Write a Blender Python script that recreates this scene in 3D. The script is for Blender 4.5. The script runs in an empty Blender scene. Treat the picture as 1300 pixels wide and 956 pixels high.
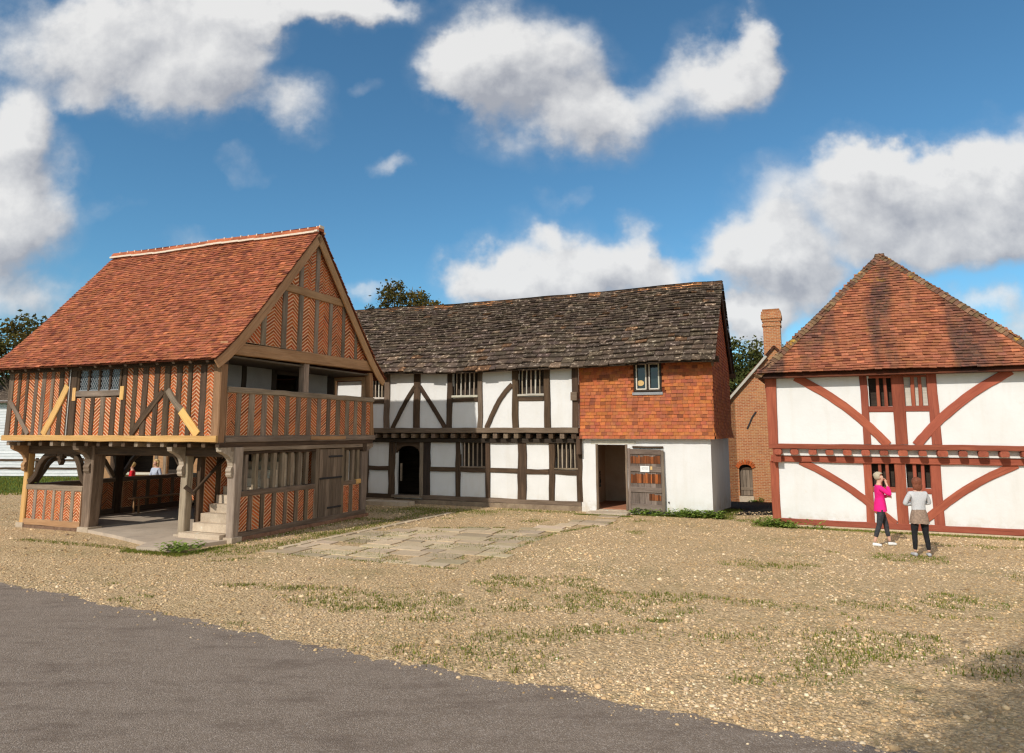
import bpy, math, random
import numpy as np
from mathutils import Vector, Matrix, noise as mnoise
R = math.radians
random.seed(7)
rng = np.random.default_rng(11)
scn = bpy.context.scene
col = scn.collection
PI = math.pi

# ------------------------------------------------------------------ node helpers
class NT:
    def __init__(s, tree):
        s.t = tree; s.n = tree.nodes; s.l = tree.links
    def add(s, typ, ins=None, **kw):
        nd = s.n.new(typ)
        for k, v in kw.items(): setattr(nd, k, v)
        if ins:
            for k, v in ins.items():
                sk = nd.inputs[k]
                if isinstance(v, bpy.types.NodeSocket): s.l.new(v, sk)
                elif v is not None: sk.default_value = v
        return nd
    def math(s, op, a, b=0.0, c=0.0, clamp=False):
        return s.add('ShaderNodeMath', {0: a, 1: b, 2: c}, operation=op, use_clamp=clamp).outputs[0]
    def noise(s, vec, scale, detail=4, rough=.6, dist=0.0):
        return s.add('ShaderNodeTexNoise', {'Vector': vec, 'Scale': scale, 'Detail': detail, 'Roughness': rough, 'Distortion': dist}).outputs[0]
    def scale(s, vec, sc, loc=(0, 0, 0)):
        return s.add('ShaderNodeMapping', {'Vector': vec, 'Scale': sc, 'Location': loc}).outputs[0]
    def mix(s, f, a, b, typ='MIX'):
        nd = s.add('ShaderNodeMix', data_type='RGBA', blend_type=typ)
        for i, v in ((0, f), (6, a), (7, b)):
            if isinstance(v, bpy.types.NodeSocket): s.l.new(v, nd.inputs[i])
            else: nd.inputs[i].default_value = v if i == 0 else ((*v, 1) if len(v) == 3 else v)
        return nd.outputs[2]
    def ramp(s, f, p0, p1, v0=0.0, v1=1.0):
        nd = s.add('ShaderNodeMapRange', {0: f, 1: p0, 2: p1, 3: v0, 4: v1}); nd.clamp = True
        return nd.outputs[0]

def new_mat(name):
    m = bpy.data.materials.new(name); m.use_nodes = True
    m.node_tree.nodes.clear()
    T = NT(m.node_tree)
    out = T.add('ShaderNodeOutputMaterial')
    return m, T, out

def finish(T, out, colr, rough=.9, height=None, bump=.3, dist=.01, spec=.25, metal=0.0):
    b = T.add('ShaderNodeBsdfPrincipled', {'Roughness': rough, 'Specular IOR Level': spec, 'Metallic': metal})
    if isinstance(colr, bpy.types.NodeSocket): T.l.new(colr, b.inputs['Base Color'])
    else: b.inputs['Base Color'].default_value = (*colr, 1)
    if height is not None:
        bm = T.add('ShaderNodeBump', {'Strength': bump, 'Distance': dist, 'Height': height})
        T.l.new(bm.outputs[0], b.inputs['Normal'])
    T.l.new(b.outputs[0], out.inputs[0])
    return b

MATS = {}
def cvmul(T, c):
    at = T.add('ShaderNodeAttribute', attribute_name='cv')
    return T.mix(1.0, c, at.outputs['Color'], 'MULTIPLY')

def wood(name, c1, c2, rough=.85, streak=.5, dark=None):
    m, T, out = new_mat(name)
    g = T.add('ShaderNodeAttribute', attribute_name='gr').outputs['Vector']
    a = T.noise(T.scale(g, (1.5, 16, 16)), 1.0, 5, .75)
    b = T.noise(T.scale(g, (.7, 3, 3)), 1.0, 3, .6)
    f = T.ramp(a, .3, .7)
    c = T.mix(f, c1, c2)
    f2 = T.ramp(b, .35, .68, 0, streak)
    c = T.mix(f2, c, dark or tuple(x * .45 for x in c1))
    crack = T.noise(T.scale(g, (.9, 60, 60)), 1.0, 2, .5)
    c = T.mix(T.ramp(crack, .62, .72, 0, .7), c, tuple(x * .3 for x in c1))
    finish(T, out, cvmul(T, c), rough, T.math('ADD', a, T.math('MULTIPLY', crack, -.8)), .6, .012)
    MATS[name] = m
wood('oak_dark', (.052, .032, .019), (.135, .085, .052), dark=(.02, .013, .009))
wood('oak_grey', (.17, .13, .092), (.38, .295, .22), dark=(.075, .055, .04))
wood('oak_pale', (.33, .26, .19), (.60, .50, .385), dark=(.14, .10, .075))
wood('oak_mid', (.14, .098, .066), (.29, .215, .155), dark=(.06, .04, .027))
wood('oak_new', (.62, .36, .12), (.78, .50, .20), streak=.35, dark=(.42, .20, .06))
wood('oak_brown', (.34, .185, .085), (.50, .30, .16), streak=.4, dark=(.19, .10, .05))
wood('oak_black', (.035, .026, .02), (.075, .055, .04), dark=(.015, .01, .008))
wood('red_paint', (.29, .075, .042), (.42, .125, .072), streak=.6, dark=(.19, .045, .028))
wood('door_board', (.15, .11, .09), (.30, .24, .20), streak=.6, dark=(.07, .05, .04))
wood('door_orange', (.46, .15, .035), (.26, .13, .06), streak=.85, dark=(.07, .04, .025))
wood('pale_wood', (.48, .45, .39), (.66, .62, .54), streak=.2, dark=(.3, .27, .22))
wood('white_board', (.66, .68, .70), (.80, .81, .82), streak=.25, dark=(.5, .52, .54))

def stoneish(name, c1, c2, sc=6, rough=.92, bump=.4, dist=.012, spots=None, spc=(.6, .6, .5), sp_lo=.62, sp_hi=.7, fine=40):
    m, T, out = new_mat(name)
    o = T.add('ShaderNodeTexCoord').outputs['Object']
    n1 = T.noise(o, sc, 5, .65)
    n2 = T.noise(o, fine, 4, .7)
    c = T.mix(T.ramp(n1, .32, .68), c1, c2)
    c = T.mix(T.ramp(n2, .3, .75, 0, .45), c, tuple(x * .5 for x in c1))
    if spots:
        n3 = T.noise(o, spots, 4, .75)
        c = T.mix(T.ramp(n3, sp_lo, sp_hi, 0, .9), c, spc)
    finish(T, out, cvmul(T, c), rough, T.math('ADD', n1, T.math('MULTIPLY', n2, .8)), bump, dist)
    MATS[name] = m
stoneish('brick_face', (.44, .095, .024), (.58, .15, .04), 9)
stoneish('mortar', (.82, .47, .27), (.93, .62, .39), 14, fine=14)
stoneish('tile_orange', (.36, .105, .05), (.50, .165, .075), 2.2, spots=7, spc=(.20, .075, .05), sp_lo=.5, sp_hi=.7)
stoneish('tile_hung', (.46, .135, .048), (.60, .20, .07), 2.5, spots=3, spc=(.34, .11, .06), sp_lo=.42, sp_hi=.62)
stoneish('stone_slate', (.062, .045, .032), (.155, .112, .08), 4, spots=8, spc=(.52, .43, .33), sp_lo=.575, sp_hi=.64, bump=1.0, dist=.02)
stoneish('slab', (.54, .425, .285), (.68, .555, .39), 1.5, spots=3, spc=(.36, .29, .17), sp_lo=.55, sp_hi=.75, bump=.3)
stoneish('stone_step', (.46, .36, .26), (.64, .53, .40), 4, spots=3)
stoneish('concrete', (.45, .36, .275), (.58, .48, .375), .8, spots=2.0, spc=(.28, .235, .19), sp_lo=.5, sp_hi=.8, bump=.15)
stoneish('plinth_brick', (.20, .095, .055), (.42, .24, .15), 7, bump=.8, dist=.03)
stoneish('plinth', (.22, .16, .11), (.40, .31, .21), 3, bump=.8, dist=.03)
stoneish('plaster_grey', (.34, .33, .32), (.42, .41, .40), 2)
stoneish('plaster_warm', (.50, .37, .25), (.62, .48, .34), 2)
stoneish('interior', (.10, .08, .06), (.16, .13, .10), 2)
stoneish('terracotta', (.42, .17, .09), (.55, .25, .14), 3)
stoneish('iron', (.02, .02, .02), (.045, .04, .04), 12, rough=.6)
stoneish('lead', (.26, .27, .28), (.36, .37, .38), 12, rough=.6)
stoneish('white_paint', (.72, .72, .70), (.80, .80, .78), 5, bump=.05)
stoneish('ridge_mortar', (.74, .60, .46), (.86, .74, .60), 10)

def plaster():
    m, T, out = new_mat('plaster')
    o = T.add('ShaderNodeTexCoord').outputs['Object']
    n1 = T.noise(o, 1.1, 5, .6); n2 = T.noise(o, 14, 4, .6); n3 = T.noise(o, 3.0, 5, .7)
    c = T.mix(T.ramp(n1, .3, .7), (.685, .68, .66), (.755, .755, .745))
    c = T.mix(T.ramp(n3, .62, .8, 0, .5), c, (.62, .56, .47))
    n5 = T.noise(T.scale(o, (2.2, 2.2, .35)), 1.6, 5, .65)
    c = T.mix(T.ramp(n5, .5, .75, 0, .35), c, (.60, .56, .49))
    z = T.add('ShaderNodeSeparateXYZ', {0: o}).outputs[2]
    low = T.math('MULTIPLY', T.ramp(z, .05, .5, 1, 0), T.ramp(n3, .42, .62))
    c = T.mix(T.math('MULTIPLY', low, .75), c, (.52, .45, .34))
    finish(T, out, cvmul(T, c), .93, T.math('ADD', n1, T.math('MULTIPLY', n2, .35)), .35, .03)
    MATS['plaster'] = m
plaster()

def old_tile():
    m, T, out = new_mat('tile_old')
    o = T.add('ShaderNodeTexCoord').outputs['Object']
    n1 = T.noise(o, 5, 5, .7)
    c = T.mix(T.ramp(n1, .3, .7), (.29, .098, .05), (.42, .155, .08))
    st = T.noise(T.scale(o, (1.15, .16, .16), (3.2, 0, 0)), 1.0, 3, .55)      # dark vertical streaks down the slope
    n2 = T.noise(o, 7, 4, .8)
    f = T.math('MULTIPLY', T.ramp(st, .46, .58), T.ramp(n2, .2, .5))
    c = T.mix(T.math('MULTIPLY', f, .85), c, (.09, .055, .045))
    z = T.add('ShaderNodeSeparateXYZ', {0: o}).outputs[2]
    n3 = T.noise(o, 3.5, 5, .8)
    li = T.math('MULTIPLY', T.ramp(n3, .56, .66), T.ramp(z, 6.3, 7.2, .12, 1.0))
    c = T.mix(li, c, (.50, .27, .04))
    n4 = T.noise(o, 16, 3, .8)
    c = T.mix(T.ramp(n4, .68, .74, 0, .8), c, (.48, .40, .32))
    finish(T, out, cvmul(T, c), .92, T.math('ADD', n1, n2), .5, .012)
    MATS['tile_old'] = m
old_tile()
stoneish('hip_tile', (.13, .085, .055), (.30, .17, .10), 6, spots=2.6, spc=(.55, .30, .05), sp_lo=.60, sp_hi=.68)

def brickwall():
    m, T, out = new_mat('brick_wall')
    o = T.add('ShaderNodeTexCoord').outputs['Object']
    g = T.add('ShaderNodeSeparateXYZ', {0: o}).outputs
    u = T.math('ADD', g[0], g[1])
    v = T.add('ShaderNodeCombineXYZ', {0: u, 1: g[2], 2: 0.0}).outputs[0]
    b = T.add('ShaderNodeTexBrick', {'Vector': v, 'Color1': (.36, .11, .042, 1), 'Color2': (.52, .195, .072, 1), 'Mortar': (.54, .37, .22, 1), 'Scale': 1.0,
               'Mortar Size': .008, 'Mortar Smooth': .2, 'Bias': -.1, 'Brick Width': .165, 'Row Height': .056})
    n1 = T.noise(o, 2.2, 5, .7); n2 = T.noise(o, 16, 4, .7)
    c = T.mix(T.ramp(n1, .45, .7, 0, .5), b.outputs[0], (.50, .30, .13))
    c = T.mix(T.ramp(n2, .5, .75, 0, .6), c, (.26, .11, .06))
    finish(T, out, cvmul(T, c), .92, T.math('ADD', T.math('MULTIPLY', b.outputs[1], -1), T.math('MULTIPLY', n2, .5)), .7, .012)
    MATS['brick_wall'] = m
brickwall()

def flat(name, c, rough=.8, var=.25, sc=30, spec=.2):
    m, T, out = new_mat(name)
    o = T.add('ShaderNodeTexCoord').outputs['Object']
    n = T.noise(o, sc, 3, .6)
    cc = T.mix(T.ramp(n, .3, .7, 0, 1), tuple(x * (1 - var) for x in c), tuple(min(1, x * (1 + var)) for x in c))
    finish(T, out, cc, rough, n, .2, .005, spec)
    MATS[name] = m
flat('skin', (.62, .36, .26), .6, .08)
flat('magenta_cloth', (.82, .02, .22), .85, .12, 14)
flat('grey_knit', (.52, .52, .53), .95, .12, 60)
flat('brown_cloth', (.28, .20, .15), .95, .3, 25)
flat('charcoal_cloth', (.045, .045, .05), .9, .3, 20)
flat('black_cloth', (.018, .018, .02), .9, .3, 20)
flat('shoe_white', (.72, .72, .70), .6, .08)
flat('shoe_grey', (.42, .42, .43), .6, .08)
flat('hair_silver', (.46, .39, .28), .8, .5, 90)
flat('hair_auburn', (.20, .065, .035), .6, .4, 60)
flat('hair_blond', (.62, .45, .20), .7, .3, 60)
flat('red_cloth', (.62, .02, .03), .85, .15, 14)
flat('pale_cloth', (.42, .47, .58), .85, .15, 14)
flat('bark', (.11, .085, .06), .95, .4, 8)
flat('paper', (.78, .78, .76), .7, .03)
flat('sticker', (.62, .42, .18), .7, .1)
flat('lettering', (.12, .12, .12), .8, .05)

def glass(name, c=(.02, .025, .03), rough=.08):
    m, T, out = new_mat(name)
    o = T.add('ShaderNodeTexCoord').outputs['Object']
    n = T.noise(o, 5, 3, .5)
    finish(T, out, c, rough, n, .25, .02, spec=.6)
    MATS[name] = m
glass('glass')

def leaf(name, c1, c2):
    m, T, out = new_mat(name)
    at = T.add('ShaderNodeAttribute', attribute_name='cv').outputs['Color']
    o = T.add('ShaderNodeTexCoord').outputs['Object']
    c = T.mix(T.noise(o, 1.2, 3), c1, c2)
    c = T.mix(1.0, c, at, 'MULTIPLY')
    d = T.add('ShaderNodeBsdfDiffuse', {'Color': c})
    t = T.add('ShaderNodeBsdfTranslucent', {'Color': c})
    mx = T.add('ShaderNodeMixShader', {0: .3, 1: d.outputs[0], 2: t.outputs[0]})
    T.l.new(mx.outputs[0], out.inputs[0])
    MATS[name] = m
leaf('leaf_dark', (.045, .065, .022), (.085, .10, .035))
leaf('leaf_autumn', (.07, .075, .025), (.14, .11, .04))
leaf('grass_blade', (.12, .17, .035), (.22, .24, .07))
leaf('dry_blade', (.26, .22, .10), (.22, .22, .08))
leaf('weed_leaf', (.17, .27, .05), (.30, .38, .10))

def ground_mats():
    # big grass ground
    m, T, out = new_mat('ground_grass')
    o = T.add('ShaderNodeTexCoord').outputs['Object']
    n1 = T.noise(o, .35, 5, .6); n2 = T.noise(o, 30, 4, .7)
    c = T.mix(n1, (.06, .12, .02), (.10, .16, .035)); c = T.mix(T.ramp(n2, .4, .7, 0, .5), c, (.035, .07, .015))
    finish(T, out, c, .95, n2, .6, .03); MATS['ground_grass'] = m
    # gravel yard
    m, T, out = new_mat('gravel_yard')
    o = T.add('ShaderNodeTexCoord').outputs['Object']
    n1 = T.noise(o, .45, 5, .6); n2 = T.noise(o, 6, 5, .7); n3 = T.noise(o, 45, 3, .6)
    v1 = T.add('ShaderNodeTexVoronoi', {'Vector': o, 'Scale': 26.0}); v2 = T.add('ShaderNodeTexVoronoi', {'Vector': o, 'Scale': 60.0})
    rnd = T.add('ShaderNodeSeparateXYZ', {0: v1.outputs['Color']}).outputs[0]
    c = T.mix(rnd, (.50, .35, .185), (.72, .53, .31))
    c = T.mix(T.ramp(v1.outputs[0], .35, .75, 0, .5), c, (.23, .155, .08))
    c = T.mix(T.ramp(n2, .52, .72, 0, .6), c, (.27, .185, .095))
    c = T.mix(T.math('MULTIPLY', T.ramp(n1, .50, .64), T.ramp(n2, .38, .6, 0, .6)), c, (.20, .18, .065))
    h = T.math('ADD', T.math('MULTIPLY', v1.outputs[0], -1.2), T.math('ADD', T.math('MULTIPLY', v2.outputs[0], -.5), n2))
    finish(T, out, c, .95, h, .9, .02); MATS['gravel_yard'] = m
    MATS['earth_path'] = None
    stoneish('earth_path', (.38, .28, .175), (.54, .41, .27), 1.2, spots=5, spc=(.55, .44, .30), sp_lo=.58, sp_hi=.7, bump=.8, dist=.03)
    # asphalt
    m, T, out = new_mat('asphalt')
    o = T.add('ShaderNodeTexCoord').outputs['Object']
    n1 = T.noise(o, .5, 5, .6); n2 = T.noise(o, 90, 3, .8); n3 = T.noise(T.scale(o, (.6, 2.0, 1)), 1.6, 5, .7)
    v = T.add('ShaderNodeTexVoronoi', {'Vector': o, 'Scale': 95.0})
    rnd = T.add('ShaderNodeSeparateXYZ', {0: v.outputs['Color']}).outputs[0]
    c = T.mix(n1, (.225, .172, .127), (.295, .232, .178))
    c = T.mix(T.ramp(rnd, .55, .95, 0, .8), c, (.46, .39, .33))
    c = T.mix(T.ramp(n2, .42, .68, 0, .6), c, (.11, .085, .07))
    c = T.mix(T.ramp(n3, .50, .66, 0, .6), c, (.15, .11, .084))
    n4 = T.noise(T.scale(o, (1, 1.6, 1)), 3.3, 6, .75)
    c = T.mix(T.ramp(n4, .5, .72, 0, .5), c, (.36, .29, .235))
    finish(T, out, c, .9, T.math('ADD', n2, T.math('MULTIPLY', v.outputs[0], -.6)), .9, .012); MATS['asphalt'] = m
    # loose stones
    m, T, out = new_mat('loose_stone')
    at = T.add('ShaderNodeAttribute', attribute_name='cv').outputs['Color']
    o = T.add('ShaderNodeTexCoord').outputs['Object']
    n = T.noise(o, 60, 3, .7)
    c = T.mix(1.0, T.mix(n, (.80, .78, .74), (1, 1, 1)), at, 'MULTIPLY')
    finish(T, out, c, .85, n, .3, .005); MATS['loose_stone'] = m
ground_mats()

# ------------------------------------------------------------------ mesh helpers
ZV = Vector((0, 0, 1))
class MB:
    def __init__(s):
        s.v = []; s.f = []; s.c = []; s.g = []; s.m = []
    def add(s, vs, fs, c=(1, 1, 1), g=None, mi=0):
        b = len(s.v)
        s.v += [tuple(p) for p in vs]
        s.f += [tuple(b + i for i in f) for f in fs]
        s.c += [c] * len(vs)
        s.g += g if g else [(p[0], p[1], p[2]) for p in vs]
        s.m += [mi] * len(fs)
    def box(s, lo, hi, c=(1, 1, 1), mi=0):
        x0, y0, z0 = lo; x1, y1, z1 = hi
        vs = [(x0, y0, z0), (x1, y0, z0), (x1, y1, z0), (x0, y1, z0), (x0, y0, z1), (x1, y0, z1), (x1, y1, z1), (x0, y1, z1)]
        s.add(vs, [(0, 3, 2, 1), (4, 5, 6, 7), (0, 1, 5, 4), (1, 2, 6, 5), (2, 3, 7, 6), (3, 0, 4, 7)], c, mi=mi)
    def sweep(s, pts, w, d, n, c=None, ch=.012, jit=0.0, mi=0):
        """timber along pts; w across (in the plane), d along n"""
        pts = [Vector(p) for p in pts]; n = Vector(n).normalized(); N = len(pts)
        ws = w if isinstance(w, (list, tuple)) else [w] * N
        ds = d if isinstance(d, (list, tuple)) else [d] * N
        if c is None:
            k = random.uniform(.8, 1.18); c = (k, k * random.uniform(.96, 1.02), k * random.uniform(.92, 1.02))
        seed = (random.uniform(0, 99), random.uniform(0, 99), random.uniform(0, 99))
        vs = []; gs = []; L = 0
        for i, p in enumerate(pts):
            t = (pts[min(i + 1, N - 1)] - pts[max(i - 1, 0)]).normalized()
            a = n.cross(t)
            if a.length < 1e-4: a = Vector((1, 0, 0))
            a.normalize(); nn = t.cross(a).normalized()
            if i: L += (pts[i] - pts[i - 1]).length
            hw = ws[i] / 2; hd = ds[i] / 2
            q = min(ch, hw * .4, hd * .4)
            ja = random.uniform(-jit, jit); jw1 = random.uniform(-jit, jit); jw2 = random.uniform(-jit, jit)
            sec = [(hw - q, hd), (hw, hd - q), (hw, -hd + q), (hw - q, -hd), (-hw + q, -hd), (-hw, -hd + q), (-hw, hd - q), (-hw + q, hd)]
            for (x, y) in sec:
                x += ja + (jw1 if x > 0 else jw2)
                vs.append(p + a * x + nn * y); gs.append((seed[0] + L, seed[1] + x, seed[2] + y))
        fs = []
        for i in range(N - 1):
            for k in range(8):
                k2 = (k + 1) % 8
                fs.append((i * 8 + k, i * 8 + k2, i * 8 + 8 + k2, i * 8 + 8 + k))
        fs.append(tuple(range(7, -1, -1))); fs.append(tuple((N - 1) * 8 + k for k in range(8)))
        s.add(vs, fs, c, gs, mi)
    def timber(s, p0, p1, w, d, n, jit=.006, seg=None, c=None, ch=.012, mi=0):
        p0 = Vector(p0); p1 = Vector(p1); L = (p1 - p0).length
        seg = seg or max(1, int(L / .35))
        s.sweep([p0.lerp(p1, i / seg) for i in range(seg + 1)], w, d, n, c, ch, jit, mi)
    def prism(s, poly, d0, d1, fn, c=(1, 1, 1), mi=0):
        """poly: 2-D outline; fn(x, y, depth) -> 3-D"""
        n = len(poly)
        vs = [fn(x, y, d0) for x, y in poly] + [fn(x, y, d1) for x, y in poly]
        fs = [tuple(range(n - 1, -1, -1)), tuple(range(n, 2 * n))] + [(i, (i + 1) % n, n + (i + 1) % n, n + i) for i in range(n)]
        s.add(vs, fs, c, mi=mi)
    def tube(s, pts, r, c=(1, 1, 1), k=8, mi=0):
        pts = [Vector(p) for p in pts]; N = len(pts); rs = r if isinstance(r, (list, tuple)) else [r] * N
        vs = []
        for i, p in enumerate(pts):
            t = (pts[min(i + 1, N - 1)] - pts[max(i - 1, 0)]).normalized()
            a = t.cross(Vector((.3, .2, 1)) if abs(t.z) < .9 else Vector((1, .1, 0))).normalized(); b = t.cross(a)
            for j in range(k):
                an = 2 * PI * j / k
                vs.append(p + (a * math.cos(an) + b * math.sin(an)) * rs[i])
        fs = [(i * k + j, i * k + (j + 1) % k, (i + 1) * k + (j + 1) % k, (i + 1) * k + j) for i in range(N - 1) for j in range(k)]
        fs += [tuple(range(k - 1, -1, -1)), tuple((N - 1) * k + j for j in range(k))]
        s.add(vs, fs, c, mi=mi)
    def build(s, name, mats, parent=None, smooth=False, fixn=True):
        me = bpy.data.meshes.new(name)
        me.from_pydata(s.v, [], s.f)
        mats = mats if isinstance(mats, (list, tuple)) else [mats]
        for k in mats: me.materials.append(MATS[k])
        if len(mats) > 1: me.polygons.foreach_set('material_index', s.m)
        a = me.attributes.new('cv', 'FLOAT_COLOR', 'POINT')
        c = np.ones((len(s.v), 4), dtype=np.float32); c[:, :3] = np.array(s.c, dtype=np.float32); a.data.foreach_set('color', c.ravel())
        g = me.attributes.new('gr', 'FLOAT_VECTOR', 'POINT')
        g.data.foreach_set('vector', np.array(s.g, dtype=np.float32).ravel())
        if fixn:
            import bmesh
            bm = bmesh.new(); bm.from_mesh(me); bmesh.ops.recalc_face_normals(bm, faces=bm.faces); bm.to_mesh(me); bm.free()
        if smooth: me.polygons.foreach_set('use_smooth', [True] * len(me.polygons))
        me.update()
        o = bpy.data.objects.new(name, me); col.objects.link(o)
        if parent is not None: o.parent = parent
        return o

def tag(o, label=None, cat=None, group=None, kind=None):
    if label: o['label'] = label
    if cat: o['category'] = cat
    if group: o['group'] = group
    if kind: o['kind'] = kind
    return o
def thing(name, label, cat, loc=(0, 0, 0), rz=0, group=None):
    o = bpy.data.objects.new(name, None); o.empty_display_size = .3; col.objects.link(o)
    o.location = loc; o.rotation_euler = (0, 0, rz)
    return tag(o, label, cat, group)

class Face:
    """a wall plane in its building's local frame: s along ux, z up, o outward along n"""
    def __init__(s, org, ux, n): s.o = Vector(org); s.u = Vector(ux); s.n = Vector(n)
    def p(s, a, z, o=0.0): return s.o + s.u * a + ZV * z + s.n * o
    def timber(s, par, name, a0, z0, a1, z1, w, mat='oak_dark', front=.03, d=.14, jit=.006, label=None, c=None):
        mb = MB(); mb.timber(s.p(a0, z0, front - d / 2), s.p(a1, z1, front - d / 2), w, d, s.n, jit, c=c)
        o = mb.build(name, mat, par); tag(o, label); return o
    def curve(s, par, name, pts, w, mat='oak_dark', front=.03, d=.12, label=None, jit=.004):
        # smooth the polyline
        P = [Vector((a, z)) for a, z in pts]
        for _ in range(2):
            Q = [P[0]]
            for i in range(len(P) - 1):
                Q += [P[i].lerp(P[i + 1], .25), P[i].lerp(P[i + 1], .75)]
            P = Q + [P[-1]]
        mb = MB(); mb.sweep([s.p(q.x, q.y, front - d / 2) for q in P], w, d, s.n, jit=jit)
        o = mb.build(name, mat, par); tag(o, label); return o
    def slab(s, mb, a0, z0, a1, z1, o0, o1, c=(1, 1, 1), mi=0):
        mb.prism([(a0, z0), (a1, z0), (a1, z1), (a0, z1)], o0, o1, lambda x, y, d: s.p(x, y, d), c, mi)
    def poly(s, mb, pts, o0, o1, c=(1, 1, 1), mi=0):
        mb.prism(pts, o0, o1, lambda x, y, d: s.p(x, y, d), c, mi)

def clip(poly, cp):
    """Sutherland-Hodgman: clip poly by the convex counter-clockwise polygon cp"""
    out = poly
    n = len(cp)
    for i in range(n):
        ax, ay = cp[i]; bx, by = cp[(i + 1) % n]
        def side(p): return (bx - ax) * (p[1] - ay) - (by - ay) * (p[0] - ax)
        inp = out; out = []
        if not inp: return []
        for j in range(len(inp)):
            P = inp[j]; Q = inp[(j + 1) % len(inp)]
            sp, sq = side(P), side(Q)
            if sp >= 0: out.append(P)
            if (sp >= 0) != (sq >= 0):
                t = sp / (sp - sq); out.append((P[0] + t * (Q[0] - P[0]), P[1] + t * (Q[1] - P[1])))
    return out if len(out) >= 3 else []

def ccw(p):
    A = sum(p[i][0] * p[(i + 1) % len(p)][1] - p[(i + 1) % len(p)][0] * p[i][1] for i in range(len(p)))
    return p if A > 0 else p[::-1]

def herring(face, par, poly, style='chev', ncol=2, o=0.0, both=None, pitch=.076, sl=.72):
    """a brick infill panel: mortar backing with bricks laid aslant or in zigzags"""
    poly = ccw(poly)
    mb = MB(); pitch *= random.uniform(.90, 1.14); tone = random.uniform(.84, 1.14); sl *= random.uniform(.85, 1.15)
    k = random.uniform(.72, 1.08)
    face.poly(mb, poly, o - .05, o, (k, k, k), mi=1)
    x0 = min(p[0] for p in poly) - .0; x1 = max(p[0] for p in poly); z0 = min(p[1] for p in poly); z1 = max(p[1] for p in poly)
    m = .012
    cx = sum(p[0] for p in poly) / len(poly); cz = sum(p[1] for p in poly) / len(poly)
    inner = [(p[0] + (m if p[0] < cx else -m), p[1] + (m if p[1] < cz else -m)) for p in poly]
    inner = ccw(inner)
    if style in ('l', 'r'): ncol = 1
    cw = (x1 - x0) / ncol
    th = pitch * .54
    for ci in range(ncol):
        a = x0 + ci * cw; b = a + cw
        sg = {'l': 1, 'r': -1}.get(style, 1 if ci % 2 == 0 else -1)
        sl_ = sl * random.uniform(.92, 1.08)
        z = z0 - cw * 1.2
        g = .010
        while z < z1 + cw:
            za = z + random.uniform(-.003, .003)
            zb = za + sg * sl_ * (b - a)
            if sg < 0: za, zb = za + sl_ * cw, za
            q = [(a + g * .5, za), (b - g * .5, zb), (b - g * .5, zb + th), (a + g * .5, za + th)]
            q = clip(q, inner)
            if q:
                k = tone * (random.uniform(.72, 1.2) if random.random() < .93 else .5); c = (k, k * random.uniform(.85, 1.15), k * random.uniform(.8, 1.15))
                face.poly(mb, q, o - .01, o + random.uniform(.006, .012), c, mi=0)
            z += pitch
    return mb.build('brick_panel', ['brick_face', 'mortar'], par)

def tiles(mb, fn, width, courses, tw, th=.014, jit=.006, inside=None, gapf=.03, cfun=None, over=1.5, x0=0.0, lift=1.0, drop=0.0):
    """fn(x, d) -> (point, normal, upslope dir); courses: list of d of the lower edges"""
    for i, d in enumerate(courses):
        g = (courses[i + 1] - d) if i + 1 < len(courses) else (d - courses[i - 1])
        x = x0 - random.uniform(0, tw if callable(tw) is False else .3) * .5 - (.5 * tw if i % 2 and not callable(tw) else 0)
        cj = random.uniform(-.4, .4) * jit
        while x < x0 + width:
            w = tw if not callable(tw) else tw(d)
            if not callable(tw): w *= random.uniform(.96, 1.04)
            xa = max(x, x0 - .01); xb = min(x + w, x0 + width + .01)
            x += w
            if xb - xa < .03: continue
            if inside and not inside((xa + xb) / 2, d + g * .5): continue
            dl = d + cj + random.uniform(-jit, jit) - random.choice([0, 0, 0, 0, drop])
            du = d + g * 1.25
            t0 = th * random.uniform(1.6, 2.4) * lift; gp = w * gapf * .5
            tilt = random.uniform(-.35, .35) * th
            P0, N0, _ = fn(xa + gp, dl); P1, N1, _ = fn(xb - gp, dl + random.uniform(-jit, jit) * .5)
            P2, N2, _ = fn(xb - gp, du); P3, N3, _ = fn(xa + gp, du)
            k = cfun(xa, d) if cfun else random.uniform(.72, 1.22)
            c = k if isinstance(k, tuple) else (k, k * random.uniform(.9, 1.06), k * random.uniform(.85, 1.08))
            vs = [P0 + N0 * (t0 - th + tilt), P1 + N1 * (t0 - th - tilt), P2, P3, P0 + N0 * (t0 + tilt), P1 + N1 * (t0 - tilt), P2 + N2 * th * .6, P3 + N3 * th * .6]
            mb.add(vs, [(4, 5, 6, 7), (0, 1, 5, 4), (1, 2, 6, 5), (3, 0, 4, 7)], c)

def profile_fn(org, ex, prof, nrm_sign=1):
    """slope made of a polyline prof of (y, z) from the eave up; x along ex; returns fn(x, d)"""
    segs = []; D = 0
    for (a, b) in zip(prof[:-1], prof[1:]):
        L = math.hypot(b[0] - a[0], b[1] - a[1]); segs.append((D, D + L, a, b)); D += L
    def fn(x, d):
        for (d0, d1, a, b) in segs:
            if d <= d1 or (d0, d1, a, b) == segs[-1]: break
        t = (d - d0) / (d1 - d0)
        y = a[0] + (b[0] - a[0]) * t; z = a[1] + (b[1] - a[1]) * t
        dy = (b[0] - a[0]) / (d1 - d0); dz = (b[1] - a[1]) / (d1 - d0)
        n = Vector((0, -dz, dy))
        if n.z < 0: n = -n
        return Vector((org[0] + ex * x, y, z)), n, Vector((0, dy, dz))
    return fn, D

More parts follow.
